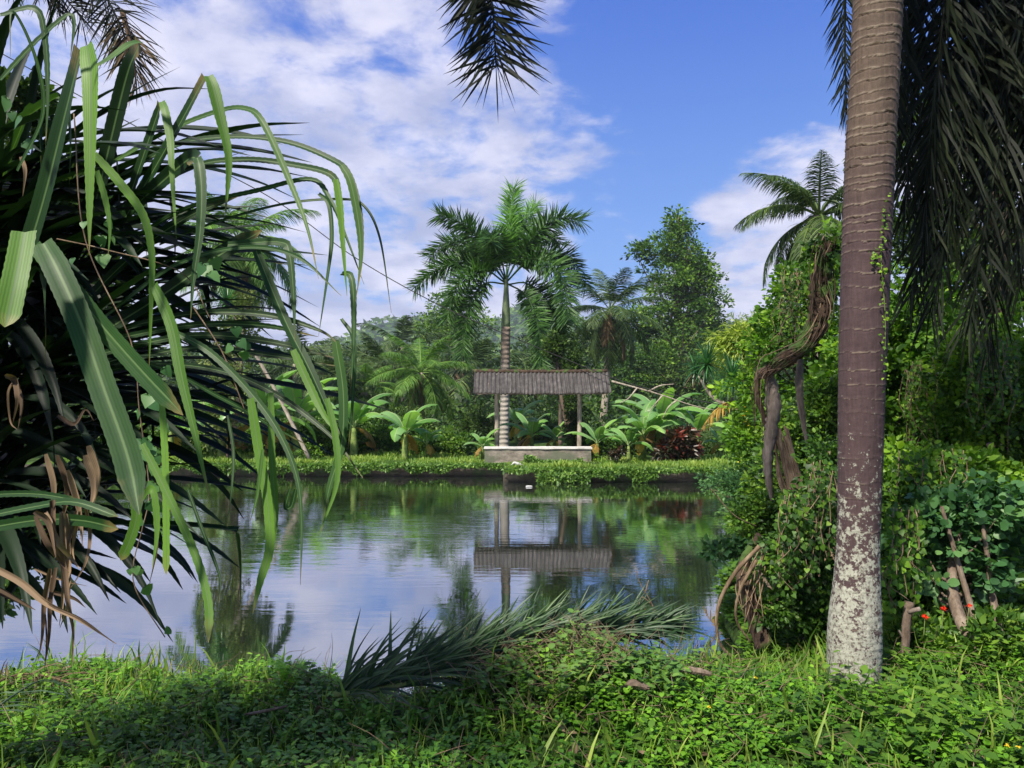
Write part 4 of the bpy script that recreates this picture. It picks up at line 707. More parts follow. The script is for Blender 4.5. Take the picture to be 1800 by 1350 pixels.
# small vine on the trunk
t2 = thing('climbing_vine', (P(1560, 600, 4.3)), 'thin leafy vine climbing the right side of the ringed trunk', 'vine')
g = G(); tube(g, [P(1553, 700, 4.42), P(1556, 560, 4.38), P(1549, 450, 4.36), P(1560, 360, 4.40), P(1566, 240, 4.42)], [.003, .003], 5, 40); g.build('stem', M['stem'], t2, t2.location)
g = G(); NV = 90; yy = U(330, 700, NV); yy[:30] = U(430, 480, 30); xx = np.interp(yy, [240, 360, 450, 560, 700], [1566, 1560, 1549, 1556, 1553]) + U(-7, 7, NV) - np.where((yy > 430) & (yy < 470), U(0, 22, NV), 0)
scatter(g, T_HEART, np.array([P(a, c, 4.34) for a, c in zip(xx, yy)]), ball(NV) * [1, .4, .6] + [0, -.3, -.3], ball(NV) * .4 + [0, -1, .4], U(.012, .026, NV), U(.4, 1, NV)); g.build('leaves', M['leaf_light'], t2, t2.location)
# second foxtail palm, trunk outside the frame on the right, whose old fronds hang into view
b = np.array([4.9, 6.2, .5]); t = thing('foxtail_palm', b, 'foxtail palm whose dark plume fronds hang down along the right edge', 'palm tree', 'foxtail palms around the pond')
top = np.array([4.7, 6.2, 6.9]); palm_trunk('trunk', b, top, .17, .15, M['ring_bark'], t, .3); g = G(); tube(g, [top, top + [0, 0, .5], top + [0, 0, .9]], [.16, .17, .08], 12, 10); g.build('crownshaft', M['shaft'], t, b); top = top + np.array([0, 0, .85])
hangs = [[(1760, -200), (1690, 60), (1650, 250), (1625, 420), (1600, 520)], [(1800, -100), (1775, 150), (1740, 350), (1715, 500), (1700, 580)], [(1700, -250), (1640, -60), (1610, 120), (1600, 260), (1590, 380)],
         [(1850, 0), (1830, 200), (1800, 330), (1790, 420), (1795, 500)], [(1780, -150), (1720, 0), (1700, 160), (1690, 290), (1670, 400)], [(1650, -260), (1590, -120), (1570, 20), (1560, 150), (1555, 260)], [(1820, -200), (1790, -50), (1765, 80), (1755, 190), (1750, 290)]]
hangs += [[(x + 34, y + 30) for x, y in h_] for h_ in hangs[:3]] + [[(1640, -240), (1600, -120), (1590, 0), (1585, 110), (1580, 200)], [(1690, -240), (1670, -100), (1655, 60), (1645, 180), (1640, 300)], [(1760, -150), (1745, -20), (1735, 100), (1730, 220), (1720, 330)], [(1800, -150), (1800, 0), (1810, 120), (1830, 260), (1840, 380)]]
for i, h_ in enumerate(hangs):
    dd = [5.9, 5.7, 5.6, 5.6, 5.6] if i % 2 else [6.0, 6.1, 6.2, 6.3, 6.3]
    wfrond([top] + [P(x, y, d_) for (x, y), d_ in zip(h_, dd)], b, t, 'backlit_frond', ll=.68, lw=.03, nl=105, plume=.8, droop=.35, bare=.3, ang=(58, 24))
for az_ in (0, 60, 120, 300): wfrond(arc(top, az_, 55, 2.8, 110, 8), b, t, 'foxtail', ll=.42, lw=.03, nl=60)
# third palm, off frame left: frond hanging into the upper left corner
b = np.array([-5.6, 6.4, .4]); t = thing('foxtail_palm', b, 'foxtail palm whose dark and browning fronds hang into the upper left corner', 'palm tree', 'foxtail palms around the pond')
top = np.array([-5.4, 6.3, 6.3]); palm_trunk('trunk', b, top, .16, .14, M['ring_bark'], t, .3); g = G(); tube(g, [top, top + [0, 0, .5], top + [0, 0, .8]], [.15, .16, .07], 12, 10); g.build('crownshaft', M['shaft'], t, b); top = top + np.array([0, 0, .75])
wfrond([top, P(-60, -250, 5.8), P(40, -160, 5.4), P(140, -70, 5.2), P(200, 20, 5.1), P(236, 110, 5.1)], b, t, 'backlit_frond', ll=.52, lw=.018, nl=240, plume=.8, bare=.3, ang=(70, 45), droop=.12)
wfrond([top, P(-60, -200, 5.9), P(30, -90, 5.6), P(100, -20, 5.5), P(150, 40, 5.5)], b, t, 'backlit_frond', ll=.5, lw=.018, nl=180, plume=.8, bare=.3, ang=(70, 45), droop=.12)
wfrond([top, P(-90, -200, 5.8), P(-20, -120, 5.6), P(50, -60, 5.5), P(90, 0, 5.5)], b, t, 'backlit_frond', ll=.42, lw=.022, nl=90, plume=.7, bare=.3)
wfrond([P(215, 20, 5.2), P(228, 70, 5.1), P(236, 120, 5.1), P(240, 150, 5.1)], b, t, 'dry_frond', ll=.3, lw=.018, nl=34, plume=.7, bare=.1, name='dry_frond')
for az_ in (100, 180, 260): wfrond(arc(top, az_, 55, 2.6, 110, 8), b, t, 'foxtail', ll=.4, lw=.03, nl=50)

# ------------------------------------------------------------------ screw pine on the left
b = np.array([-2.7, 3.1, .45]); t = thing('screw_pine', b, 'huge screw pine with long toothed strap leaves filling the left side of the view', 'screw pine')
hA, hB, hC = np.array([-2.05, 2.75, 2.75]), np.array([-2.1, 3.0, 2.2]), np.array([-2.2, 2.9, 1.75])
for hd, o in ((hA, (.2, 0)), (hB, (0, .15)), (hC, (-.1, .1))):
    g = G(); tube(g, [b + [o[0], o[1], 0], (b + hd) / 2 + [-.1, 0, 0], hd], [.07, .06, .05], 10, 20, rough=.1); g.build('stem', M['bark'], t, b)
for i in range(5): g = G(); a = i * 1.3; tube(g, [b + [.3 * math.cos(a), .3 * math.sin(a), -.1], b + [.1 * math.cos(a), .1 * math.sin(a), .5]], [.02, .025], 7, 6); g.build('prop_root', M['bark'], t, b)
LV = [  # pixel chain, start distance, end distance, width px, tone, options
 ([(20, 520), (70, 360), (110, 200), (137, 88)], 2.3, 2.0, 47, .25, dict(cut=True)),
 ([(151, 78), (154, 100), (158, 140), (158, 260), (157, 440)], 2.0, 1.9, 36, .85, dict(taper=.85)),
 ([(150, 420), (185, 280), (222, 130), (243, 76)], 2.5, 2.2, 33, .05, dict(cut=True)),
 ([(246, 72), (225, 78), (195, 100), (165, 118)], 2.2, 2.1, 24, .62, dict(cut=True, start=1)),
 ([(190, 430), (250, 330), (310, 225), (358, 135)], 2.6, 2.3, 26, .35, dict(cut=True)),
 ([(366, 132), (374, 150), (386, 200), (402, 280), (396, 378)], 2.3, 2.25, 24, .8, dict(taper=.8)),
 ([(225, 350), (245, 290), (272, 210), (280, 182)], 2.5, 2.4, 20, .3, dict(cut=True)),
 ([(284, 178), (290, 195), (299, 245), (302, 300), (310, 420)], 2.4, 2.3, 17, .8, dict(taper=.8)),
 ([(190, 290), (290, 232), (380, 196), (430, 190), (462, 215), (510, 320), (540, 400), (560, 490)], 2.5, 2.1, 13, .62, dict(taper=.35)),
 ([(180, 330), (300, 258), (400, 240), (500, 248), (580, 278), (612, 305), (632, 370), (636, 450), (625, 530)], 2.6, 2.2, 13, .3, dict(taper=.3)),
 ([(600, 290), (616, 320), (630, 390), (634, 450), (628, 510)], 2.25, 2.2, 15, .6, dict(taper=.6)),
 ([(250, 345), (340, 292), (430, 280), (520, 290), (583, 308), (596, 350)], 2.6, 2.3, 13, .3, dict(cut=True)),
 ([(590, 315), (597, 360), (602, 420), (606, 470), (610, 520)], 2.3, 2.25, 14, .95, dict(taper=.8)),
 ([(230, 420), (330, 365), (450, 335), (545, 315), (580, 350), (610, 420), (640, 500)], 2.6, 2.3, 11, .45, dict(taper=.4)),
 ([(280, 430), (380, 390), (500, 358), (600, 350), (640, 362), (668, 420), (688, 550)], 2.6, 2.4, 7, .2, dict(taper=.4)),
 ([(560, 340), (578, 360), (583, 420), (575, 490), (560, 590)], 2.4, 2.3, 10, .4, dict(taper=.6)),
 ([(190, 400), (270, 330), (330, 278), (343, 280)], 2.6, 2.2, 30, .08, dict(cut=True)),
 ([(346, 276), (350, 292), (354, 340), (351, 410), (340, 490), (335, 560)], 2.2, 2.1, 23, .45, dict(taper=.85)),
 ([(165, 270), (205, 315), (250, 375), (266, 440), (266, 520), (262, 650)], 2.1, 2.1, 17, .85, dict(taper=.75)),
 ([(170, 300), (185, 350), (193, 400), (190, 450)], 2.0, 2.0, 13, .75, dict(taper=.7)),
 ([(74, 425), (98, 470), (138, 560), (180, 680), (222, 800), (245, 905)], 1.75, 1.55, 48, .5, dict(taper=.12)),
 ([(60, 432), (112, 490), (180, 575), (255, 660), (322, 730)], 1.8, 1.6, 36, .5, dict(taper=.12)),
 ([(42, 405), (34, 450), (24, 500), (8, 575)], 1.6, 1.5, 44, .75, dict(taper=.1, start=1)),
 ([(270, 500), (300, 570), (318, 660), (342, 760), (370, 882)], 2.1, 1.9, 26, .72, dict(taper=.6)),
 ([(400, 430), (490, 425), (508, 445), (516, 520), (518, 600)], 2.4, 2.3, 17, .35, dict(taper=.6)),
 ([(450, 440), (500, 560), (545, 650), (585, 740), (605, 780)], 2.4, 2.2, 20, .3, dict(taper=.4)),
 ([(515, 615), (545, 680), (570, 730), (600, 770)], 2.3, 2.2, 16, .85, dict(taper=.5)),
 ([(590, 600), (603, 690), (600, 780), (578, 860), (565, 935)], 2.3, 2.2, 20, .55, dict(taper=.5)),
 ([(600, 560), (622, 600), (620, 700), (612, 790)], 2.4, 2.3, 9, .4, dict(taper=.6)),
 ([(600, 480), (618, 490), (622, 580), (616, 690)], 2.4, 2.3, 13, .45, dict(taper=.7)),
 ([(575, 700), (590, 770), (592, 850), (560, 940)], 2.2, 2.1, 13, .8, dict(taper=.6)),
 ([(150, 660), (260, 640), (380, 650), (480, 690), (580, 765), (638, 840)], 2.6, 2.2, 11, .1, dict(taper=.3)),
 ([(100, 640), (260, 640), (390, 700), (480, 750), (545, 785)], 2.6, 2.2, 9, .4, dict(taper=.3)),
 ([(300, 580), (370, 620), (440, 690), (490, 760), (522, 840), (530, 930), (528, 1028)], 2.2, 1.95, 14, .5, dict(taper=.5)),
 ([(440, 700), (456, 800), (470, 880), (474, 960), (458, 1020), (444, 1080)], 2.1, 1.95, 20, .88, dict(taper=.2)),
 ([(476, 690), (478, 800), (484, 900), (478, 985)], 2.15, 2.05, 13, .8, dict(taper=.3)),
 ([(462, 790), (452, 870), (440, 915)], 2.05, 2.0, 8, .7, dict(taper=.6)),
 ([(284, 700), (290, 800), (292, 900), (292, 1010)], 2.0, 1.9, 15, .95, dict(taper=.05)),
 ([(250, 780), (300, 880), (345, 980), (366, 1060), (366, 1130)], 1.9, 1.75, 15, .8, dict(taper=.08)),
 ([(330, 860), (355, 930), (385, 1010), (385, 1060)], 2.1, 2.0, 7, .2, dict(taper=.4)),
 ([(232, 860), (240, 905), (228, 950), (212, 985)], 1.6, 1.6, 20, .8, dict(taper=.08)),
 ([(245, 880), (268, 860), (276, 930), (268, 1000)], 1.75, 1.7, 13, .9, dict(taper=.5)),
 ([(180, 585), (330, 552), (460, 552), (560, 580), (600, 610)], 2.6, 2.4, 13, .12, dict(taper=.3)),
 ([(180, 600), (330, 572), (460, 572), (560, 592)], 2.6, 2.4, 12, .2, dict(taper=.3)),
 ([(160, 625), (330, 590), (470, 600), (600, 632)], 2.6, 2.4, 14, .22, dict(taper=.3)),
 ([(160, 650), (330, 612), (480, 625), (600, 645)], 2.6, 2.4, 11, .05, dict(taper=.3)),
 ([(180, 560), (300, 470), (420, 435), (520, 450), (600, 520)], 2.4, 2.1, 10, .4, dict(taper=.3)),
 ([(150, 600), (280, 520), (380, 450), (460, 405)], 2.6, 2.5, 32, .02, dict(taper=.1)),
 ([(120, 560), (230, 450), (330, 380), (420, 345)], 2.6, 2.5, 26, .08, dict(taper=.3)),
 ([(0, 26), (60, 14), (78, 60), (84, 160), (80, 260)], 1.9, 1.9, 12, .45, dict(taper=.5)),
 ([(0, 140), (60, 75), (118, 26), (130, 40), (124, 100)], 1.9, 1.9, 11, .5, dict(taper=.4)),
 ([(30, 300), (75, 200), (62, 100), (22, 20), (18, 100)], 1.9, 1.8, 9, .5, dict(taper=.6)),
 ([(-60, 915), (60, 890), (130, 882), (208, 908)], 2.0, 1.9, 15, .35, dict(taper=.06)),
 ([(-60, 935), (60, 915), (140, 915), (208, 930)], 2.0, 1.85, 22, .3, dict(taper=.06)),
 ([(-40, 870), (60, 868), (140, 880)], 2.1, 2.0, 12, .3, dict(taper=.1)),
 ([(400, 730), (410, 790), (408, 850), (400, 925)], 2.3, 2.2, 7, .3, dict(taper=.6)),
 ([(520, 860), (512, 890), (502, 890), (512, 850)], 2.1, 2.1, 10, .3, dict(taper=.3)),
]
for pc, d0, d1, wpx, tone, op in LV:
    k = len(pc); ds = np.linspace(d0, d1, k); pts = [P(x, y, d_) for (x, y), d_ in zip(pc, ds)]; L = sum(np.linalg.norm(np.subtract(a, c)) for a, c in zip(pts, pts[1:]))
    g = G(); mm = int(np.clip(L / .011, 24, 150)); w_ = wpx * (.86 if wpx < 30 else .92) * (d0 + d1) / 2 / F
    strap(g, pts, w_, (U(-.25, .25), -1, U(.1, .5)), mm, .22 * U(.7, 1.4), .0013 if wpx > 10 else 0, tone, twist=U(-.35, .35), **op); g.build('leaf', M['pandan'], t, b)
def pleaf(hd, azd, el, L, bend, w_, mat, tone, tp=.4, face=None, kink=0):
    pts = arc(hd, azd, el, L, bend, 7, 1.6)
    while pts[-1][2] < 1.25 and bend > 0: bend -= 8; L *= .94; pts = arc(hd, azd, max(el, 0), L, bend, 7, 1.6)
    if kink: pts = pts[:5]; pts.append(pts[-1] + np.array([.03, 0, -.02])); pts += [pts[-1] + np.array([.02, -.01, -.15 * (j + 1)]) for j in range(kink)]
    a = math.radians(azd); g = G(); strap(g, pts, w_, face or (-math.cos(a) * .5 + U(-.3, .3), -math.sin(a) * .5 - .35, 1), 50, .45, .0015, tone, taper=tp, twist=U(-.5, .5)); return g
for i in range(43):
    hd = (hA, hB, hC)[i % 3] + rng.normal(size=3) * .08; azd = U(-70, 60); el = U(0, 78); pleaf(hd, azd, el, U(.9, 1.5), U(20, 32) if el < 30 else U(25, 75), U(.03, .045), 'pandan', 0, kink=0 if R() < .6 else 2).build('leaf', M['pandan_shaded' if i % 5 else 'pandan'], t, b)
gd = G()
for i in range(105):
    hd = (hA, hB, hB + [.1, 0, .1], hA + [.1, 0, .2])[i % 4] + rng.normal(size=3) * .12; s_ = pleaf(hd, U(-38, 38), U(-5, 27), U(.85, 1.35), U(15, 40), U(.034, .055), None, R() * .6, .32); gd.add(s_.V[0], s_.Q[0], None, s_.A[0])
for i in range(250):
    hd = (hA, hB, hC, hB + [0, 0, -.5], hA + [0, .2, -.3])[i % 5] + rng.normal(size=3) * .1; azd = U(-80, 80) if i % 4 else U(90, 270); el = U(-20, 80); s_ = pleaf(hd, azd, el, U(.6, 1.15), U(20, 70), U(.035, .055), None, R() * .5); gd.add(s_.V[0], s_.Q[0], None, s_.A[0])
tag(gd.build('inner_leaves', M['pandan_shaded'], t, b), kind='stuff')
DL = [([(90, 880), (95, 940), (112, 1000), (118, 1060), (128, 1110), (126, 1170)], 1.9, 12), ([(80, 900), (100, 950), (128, 985), (140, 1000)], 1.85, 15), ([(108, 900), (112, 980), (110, 1060), (104, 1100)], 1.9, 14), ([(88, 1000), (78, 1060), (74, 1120), (66, 1165)], 1.9, 13), ([(150, 890), (158, 940), (150, 990), (120, 1040)], 2.0, 10),
      ([(80, 1080), (82, 1130), (78, 1180)], 1.9, 6), ([(60, 900), (85, 920), (98, 980)], 1.8, 14), ([(140, 900), (128, 960), (132, 990)], 1.95, 12), ([(-60, 975), (30, 1020), (80, 1060), (140, 1090), (205, 1132)], 1.8, 16), ([(-60, 1010), (0, 1040), (62, 1072)], 1.8, 18), ([(60, 1000), (110, 1020), (152, 1030)], 2.0, 7), ([(90, 1040), (130, 1052), (150, 1068)], 2.0, 10),
      ([(10, 660), (25, 668), (30, 700), (22, 745)], 1.9, 17), ([(28, 664), (14, 690), (18, 740), (30, 755)], 1.95, 9), ([(36, 275), (44, 300), (40, 345)], 2.0, 11), ([(100, 730), (130, 745), (150, 720), (165, 740)], 2.3, 11), ([(150, 800), (165, 850), (158, 900)], 2.1, 22), ([(270, 900), (276, 960), (262, 1030)], 1.8, 6), ([(282, 790), (288, 860), (300, 900)], 2.2, 8), ([(120, 830), (140, 900), (145, 960)], 2.1, 16), ([(100, 800), (118, 860), (105, 930)], 2.15, 18)]
for pc, d_, wpx in DL:
    for e in range(2 if wpx > 11 else 1):
        g = G(); o_ = rng.normal(size=3) * .012 * (e > 0); strap(g, [P(x + (U(-5, 5) if e else 0), y, d_ + U(-.03, .03)) + o_ for x, y in pc], wpx * .7 * d_ / F, (U(-.5, .5), -1, .2), 26, .9, 0, R(), .6, .6, U(-.8, .8)); g.build('dead_leaf', M['dead'], t, b)
# creeper on the screw pine
t = thing('climbing_vine', P(250, 700, 2.1), 'leafy creeper winding through the screw pine leaves and hanging over the water', 'vine')
g = G()
for pc in ([(130, 200), (150, 420), (230, 600), (245, 720), (262, 860), (250, 930), (235, 990), (240, 1040), (290, 1120)], [(340, 540), (380, 600), (400, 640), (430, 720)], [(100, 420), (190, 440), (320, 480), (370, 560)]): tube(g, [P(x, y, 2.15) for x, y in pc], [.0022, .0016], 5, 60)
g.build('stem', M['root'], t, t.location)
g = G(); lp = [(255, 1030, .75), (238, 995, .5), (228, 1000, .4), (245, 1000, .45), (300, 1105, .5), (262, 880, .9), (275, 850, .8), (250, 910, .7)] + [(U(235, 290), U(640, 820), U(.5, 1)) for _ in range(20)] + [(U(120, 200), U(380, 460), U(.4, .9)) for _ in range(7)] + [(U(350, 380), U(440, 480), .8) for _ in range(5)] + [(U(370, 440), U(560, 640), .6) for _ in range(6)] + [(U(10, 60), U(140, 260), U(.5, .9)) for _ in range(4)]
lp = np.array(lp); k = len(lp); scatter(g, T_HEART, np.array([P(x, y, 2.1 + U(-.05, .1)) for x, y, _ in lp]), ball(k) * [.6, .3, .4] + [0, 0, -.6], ball(k) * .5 + [0, -1, .5], lp[:, 2] * .055, U(.3, .9, k), 1.2); g.build('leaves', M['leaf_blue'], t, t.location)

# trees and bushes behind the screw pine at the left edge
tree('bush', 'dark leafy bush on the left shore under the screw pine', 20, 6.5, [(-60, 900, 90, 60), (20, 960, 60, 40), (-20, 1030, 60, 50), (80, 900, 50, 40)], 90, 20, .14, .06, 'leaf_mid', T_OVAL, cat='bush', r=.03, nl=20, tone=.3, base=(-4.3, 5.6, .4))
tree('leafy_tree', 'dark tree with small leaves behind the screw pine at the left edge', 0, 7.5, [(0, 300, 70, 60), (60, 420, 70, 70), (-40, 480, 90, 90), (120, 330, 40, 40), (160, 480, 70, 70), (40, 180, 50, 40, 0, .5)], 80, 20, .2, .09, 'leaf_dark', T_OVAL, r=.1, nl=40, tone=.5, base=(-6.2, 7.5, .4))

# ------------------------------------------------------------------ foreground ground cover
def sprig_cover(n, xr, yr, sc0, matn, name, fil=None, tone=.5):
    g = G(); X_ = U(*xr, n); Y_ = U(*yr, n)
    pat = np.array([noise.noise(Vector((a * 2.3, b_ * 2.3, 21))) for a, b_ in zip(X_, Y_)]); keep = ((pat > -.32) | (R(n) < .3)) & (inside(X_, Y_) < .12) & (np.abs(X_) < Y_ * .80 + .8); X_, Y_ = X_[keep], Y_[keep]
    if fil is not None: k_ = fil(X_, Y_); X_, Y_ = X_[k_], Y_[k_]
    n = len(X_); Zb = gz(X_, Y_); cl = np.array([noise.noise(Vector((a * 1.6, b_ * 1.6, 3))) for a, b_ in zip(X_, Y_)]); cl2 = np.array([noise.noise(Vector((a * 5, b_ * 5, 8))) for a, b_ in zip(X_, Y_)])
    H = sc0 * (1.3 + 1.5 * np.clip(cl + .25, -.15, .8) + .7 * cl2) * U(.7, 1.35, n); H = np.clip(H, .02, .4) * (.45 + .55 * smooth((shore_near(X_) - Y_) / .7)) ; lean = ball(n) * [.45, .45, .1]; lean[:, 2] = 1; lean = unit(lean)
    for k in range(7):      # leaf pairs up the stem
        f = .35 + .65 * (k // 2) / 3; a = R(n) * 6.28 + (k % 2) * math.pi; pos = np.stack([X_, Y_, Zb], 1) + lean * (H * f)[:, None] 
        d_ = np.stack([np.cos(a), np.sin(a), U(-.15, .7, n)], 1); nr = np.stack([-.5 * np.cos(a) , -.5 * np.sin(a), np.ones(n)], 1) + .35 * ball(n)
        rn = np.clip(tone + .30 * cl + .22 * cl2 + .13 * rng.normal(size=n) + .18 * (f - .6), 0, 1)
        scatter(g, T_OVAL, pos, d_, nr, sc0 * U(.38, .85, n) * (1.15 - .3 * f), rn, U(.85, 1.25, n))
    e = np.stack([X_, Y_, Zb - .02], 1); scatter(g, T_BLADE, e, lean, ball(n), H * 1.02, np.full(n, .15), .5)
    return tag(g.build(name, M[matn]), kind='stuff')
sprig_cover(17000, (-4.6, 4.6), (2.2, 7.2), .062, 'cover', 'ground_cover', tone=.47)
sprig_cover(2600, (1.0, 5.5), (3.0, 8.5), .10, 'leaf_mid', 'undergrowth', lambda x, y: (x > 1.6 + .3 * np.sin(y * 3)), tone=.5)
sprig_cover(15000, (1.3, 8.5), (6.0, 15.5), .13, 'leaf_mid', 'bank_undergrowth', lambda x, y: x > 1.4, tone=.35)
sprig_cover(900, (-.7, 1.3), (3.9, 5.2), .085, 'creeper', 'dry_undergrowth', lambda x, y: ((x - .4) ** 2 / .5 + (y - 4.5) ** 2 / .3) < 1, tone=.35)
sprig_cover(900, (-5, 4), (2.6, 6.2), .085, 'leaf_mid', 'broad_leaf_weeds', lambda x, y: np.sin(x * 2.7 + 1) * np.sin(y * 2.1) > .1, tone=.4)
# long grass blades in the foreground, dry litter and dry stalks
g = G(); NB = 11000; X_ = U(-4.2, 4.2, NB); Y_ = U(2.6, 6.1, NB); k_ = (inside(X_, Y_) < .15); X_, Y_ = X_[k_], Y_[k_]; NB = len(X_)
edge = np.clip(1 - np.abs(Y_ - shore_near(X_)) / .6, 0, 1); scatter(g, T_BLADE, np.stack([X_, Y_, gz(X_, Y_)], 1), ball(NB) * .5 + [0, 0, 1], ball(NB), (.07 + .11 * R(NB)) * (1 + .7 * edge * (R(NB) < .4)) * np.where(R(NB) < .06, 1.7, 1), U(0, 1, NB), U(.5, 1.1, NB)); tag(g.build('long_grass', M['grass']), kind='stuff')
g = G(); 
for i in range(1100):
    big_ = R() < .55; x, y = (rng.normal(.35, .42), rng.normal(4.45, .3)) if big_ else (U(-3, 3), U(2.9, 5.5))
    z = float(gz(x, y)); a = R() * 6.28; L = U(.08, .3); e = U(0, .9); p0 = np.array([x, y, z + U(.02, .16)]); dv = np.array([math.cos(a) * math.cos(e), math.sin(a) * math.cos(e), math.sin(e)]) * L
    tube(g, [p0, p0 + dv * .5 + rng.normal(size=3) * .02, p0 + dv], [.0022, .0016, .0008], 4, 6, R())
tag(g.build('dry_stalks', M['root']), kind='stuff')
g = G(); n_ = 1500; X_ = U(-4, 4, n_); Y_ = U(2.6, 6, n_); k_ = inside(X_, Y_) < .1; X_, Y_ = X_[k_], Y_[k_]; n_ = len(X_); scatter(g, T_OVAL, np.stack([X_, Y_, gz(X_, Y_) + U(.01, .06, n_)], 1), ball(n_) * [1, 1, .3], ball(n_) * .4 + [0, 0, 1], U(.03, .08, n_), R(n_)); tag(g.build('leaf_litter', M['dead']), kind='stuff')

def Pz(px, py, h=.1):
    """Point on a pixel ray at height h above the ground."""
    lo, hi = 1.5, 9.0
    for _ in range(30):
        mid = (lo + hi) / 2; p = P(px, py, mid)
        if p[2] > float(gz(p[0], p[1])) + h: lo = mid
        else: hi = mid
    return P(px, py, lo)
# fallen frond
c0 = P(585, 1222, 4.24); t = thing('fallen_frond', c0, 'grey green fallen palm frond lying across the near shore', 'palm frond')
pts = [c0, P(700, 1205, 4.3), P(830, 1165, 4.45), P(960, 1138, 4.8), P(1080, 1125, 5.0), P(1180, 1118, 5.2)]
rs_ = G(); tube(rs_, pts, [.02, .016, .006], 7, 40); rs_.build('rachis', M['stem'], t, c0)
def lfl(n, smin, smax, el, L, name, azj=.35):
    g = G(); pc = catmull(pts, 100); s = U(smin, smax, n); b_ = np.stack([np.interp(s, np.linspace(0, 1, 100), pc[:, c]) for c in range(3)], 1)
    for bb, ss in zip(b_, s):
        a = rng.normal(.50, azj * 1.25) - .3 * ss; e = math.radians(rng.normal(el, 11)); dv = np.array([math.cos(a) * math.cos(e), math.sin(a) * math.cos(e) * .7, math.sin(e)]); LL = L * U(.5, 1.2) * np.interp(ss, [0, .15, .8, 1], [.9, 1, .85, .6])
        q3 = bb + dv * LL + np.array([0, 0, -.06 * LL]); strap(g, [bb, bb + dv * LL * .5 + [0, 0, .03], q3], U(.018, .03), (U(-.5, .5), -1, .6), 9, .5, 0, np.clip(.5 + .25 * rng.normal(), 0, 1), .7, .5, U(-.8, .8))
    tag(g.build(name, M['fallen'], t, c0), kind='stuff')
lfl(360, 0, 1, 38, .50, 'leaflets'); lfl(230, .0, 1, 12, .52, 'leaflets', .5); lfl(110, .3, 1, 60, .36, 'leaflets')
# second fallen frond, dull, lower left corner
c0 = Pz(-40, 1290, .08); t = thing('fallen_frond', c0, 'dull brownish feather frond on the ground in the lower left corner', 'palm frond'); g = G()
frond(g, [Pz(-60, 1290, .15), Pz(20, 1225, .2), Pz(80, 1195, .2), Pz(140, 1215, .1)], 26, .30, .016, droop=.5, ang=(75, 50), rs=g, r0=.008, bare=.05); g.build('feather', M['fern_dark'], t, c0)
g = G(); frond(g, [Pz(-40, 1215, .1), Pz(40, 1185, .1), Pz(120, 1200, .08), Pz(160, 1235, .05)], 60, .22, .009, plume=.5, droop=.5, rs=g, r0=.008, bare=.05); g.build('dry_feather', M['dry_frond'], t, c0)
# ferns
for k, (px, py, h_, lb) in enumerate(((350, 1190, .30, 'bright fern at the water edge left of its neighbours'), (400, 1180, .24, 'fern under the tip of the yellow strap leaf'), (452, 1185, .32, 'tallest bright fern at the water edge'), (510, 1205, .2, 'small fern beside the brown fallen leaf'), (205, 1195, .2, 'bluish green fern at the left end of the near shore'), (730, 1130, .25, 'fern poking up behind the fallen frond'), (300, 1180, .26, 'fern leaning over the water'))):
    c = Pz(px, py, .02); t = thing('fern', c, lb, 'fern', 'ferns along the near shore')
    for i in range(5 if k < 5 else 3):
        g = G(); frond(g, arc(c, U(0, 360) if i else 60, U(55, 80), h_ * U(.8, 1.15), 45, 6), 17, h_ * .24, .014, droop=.15, ang=(80, 60), rs=g, r0=.002, bare=.12, tipl=.12, seg=2); g.build('frond', M['fern'], t, c)
# small litter of wood, twigs and leaves
g = G(); c = Pz(1222, 1182, .14); tube(g, [c + [-.09, 0, .015], c + [-.03, .01, .01], c + [.05, 0, 0], c + [.09, 0, -.01]], [.01, .02, .018, .012], 7, 16, rough=.3); tag(g.build('wood_chunk', M['bark'], smooth=False), 'brown broken piece of wood lying left of the ringed trunk', 'wood')
g = G(); c = Pz(1115, 1210, .12); tube(g, [c + [-.07, 0, 0], c + [0, .01, .02], c + [.08, 0, 0]], [.012, .026, .012], 8, 14, rough=.4); tag(g.build('dry_husk', M['bark'], smooth=False), 'grey dry husk lying below the fallen frond', 'husk')
g = G(); tube(g, [Pz(430, 1256, .13), Pz(465, 1250, .13), Pz(505, 1241, .14)], [.006, .008, .005], 6, 14, rough=.2); tag(g.build('stick', M['root']), 'pale short stick lying on the ground cover at lower left', 'stick')
g = G(); strap(g, [Pz(510, 1163, .14), Pz(525, 1160, .18), Pz(540, 1172, .13)], .05, (0, -1, .8), 10, .6, 0, .4, .6); tag(g.build('fallen_leaf', M['dead']), 'curled brown dead leaf on the greenery near the water', 'leaf')
g = G(); c = Pz(198, 1150, .03); box(g, c[0] - .04, c[0] + .05, c[1] - .03, c[1] + .04, c[2] - .02, c[2] + .03, 2, .02); tag(g.build('stone', M['root'], smooth=False), 'small tan stone at the water edge among the ferns', 'stone')
t = thing('bare_twig', P(1155, 1100, 5.6), 'forked bare twig standing up at the shore behind the fallen frond', 'twig'); g = G()
for pc in ([(1160, 1100), (1145, 1060), (1125, 1025), (1118, 1003)], [(1145, 1062), (1128, 1050), (1122, 1075)], [(1135, 1040), (1140, 1020)], [(1150, 1075), (1140, 1085), (1130, 1060)]): tube(g, [P(x, y, 5.6) for x, y in pc], [.006, .003], 5, 12, rough=.2)
g.build('branches', M['root'], t, t.location)
g = G(); 
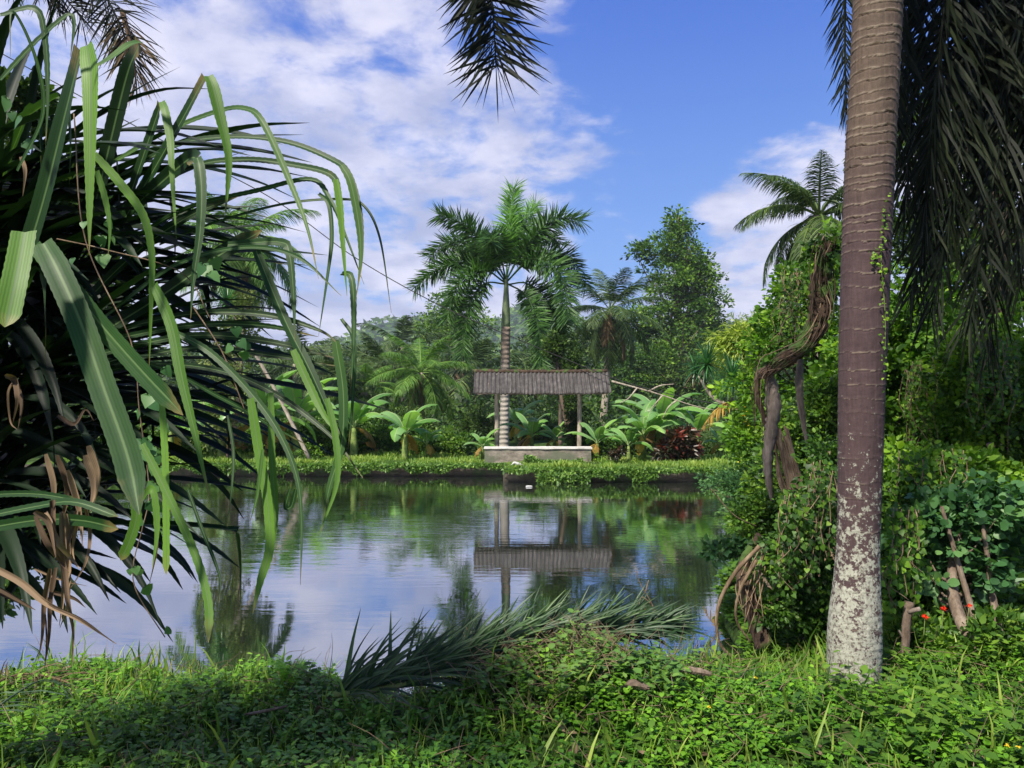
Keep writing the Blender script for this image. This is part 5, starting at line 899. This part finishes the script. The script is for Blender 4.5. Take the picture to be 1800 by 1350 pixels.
for px, py in ((1328, 1190), (1790, 1312), (945, 1190), (1246, 1242), (1770, 1310)): c = Pz(px, py, .15); scatter(g, T_OVAL, c + ball(8) * .003, ball(8) * [1, 1, .3], ball(8) * .3 + [0, 0, 1], U(.012, .02, 8), R(8))
tag(g.build('yellow_blossoms', M['yellow']), kind='stuff')
# yellow leaf and yellow foliage on the right bank
c = P(1298, 810, 20); t = g = G(); strap(g, [c + [.05, 0, .22], c + [0, 0, .05], c + [-.06, 0, -.12]], .15, (0, -1, .2), 14, .4, 0, .6, .6); tag(g.build('yellow_leaf', M['yellow']), 'bright yellow drooping leaf on the bank below the right thicket', 'leaf')
tree('yellow_shrub', 'yellow leaved sprays behind the hanging dead stem', 1330, 14, [(1325, 740, 14, 24), (1345, 770, 10, 18), (1395, 750, 10, 20)], 30, 14, .12, .09, 'yellow', T_OVAL, cat='shrub', r=.02, nl=10, base=(5.0, 14, .4))
b = P(1310, 700, 15); t = thing('yellowing_frond', b, 'yellowing palm frond drooping beside the dragon tree stem', 'palm frond'); g = G(); frond(g, [P(1320, 705, 15), P(1285, 706, 14.8), P(1258, 722, 14.7), P(1238, 748, 14.6)], 30, .38, .035, droop=.7, ang=(60, 30), rs=g, r0=.015, bare=.1); g.build('feather', M['banana_old'], t, b)
t = thing('dead_branch', P(1180, 690, 23), 'bare grey dead branch sagging right of the shelter roof', 'branch'); g = G()
for pc in ([(1075, 670), (1120, 682), (1165, 695), (1215, 712), (1260, 722)], [(1120, 682), (1105, 700), (1090, 708)], [(1165, 695), (1150, 712), (1140, 725)], [(1140, 688), (1160, 678), (1185, 675)], [(1190, 704), (1175, 716), (1165, 735)]): tube(g, [P(x, y, 23) for x, y in pc], [.03, .02, .01], 5, 14, rough=.3)
g.build('branches', M['bark_pale'], t, t.location)
# ------------------------------------------------------------------ haze
m, n = newmat('haze'); n('ShaderNodeOutputMaterial', {'Volume': n('ShaderNodeVolumePrincipled', {'Color': (.80, .88, 1, 1), 'Density': .00028, 'Anisotropy': .2})})
g = G(); box(g, -3500, 3500, -3500, 3500, -5, 190); o = g.build('haze', m, smooth=False); tag(o, kind='stuff')
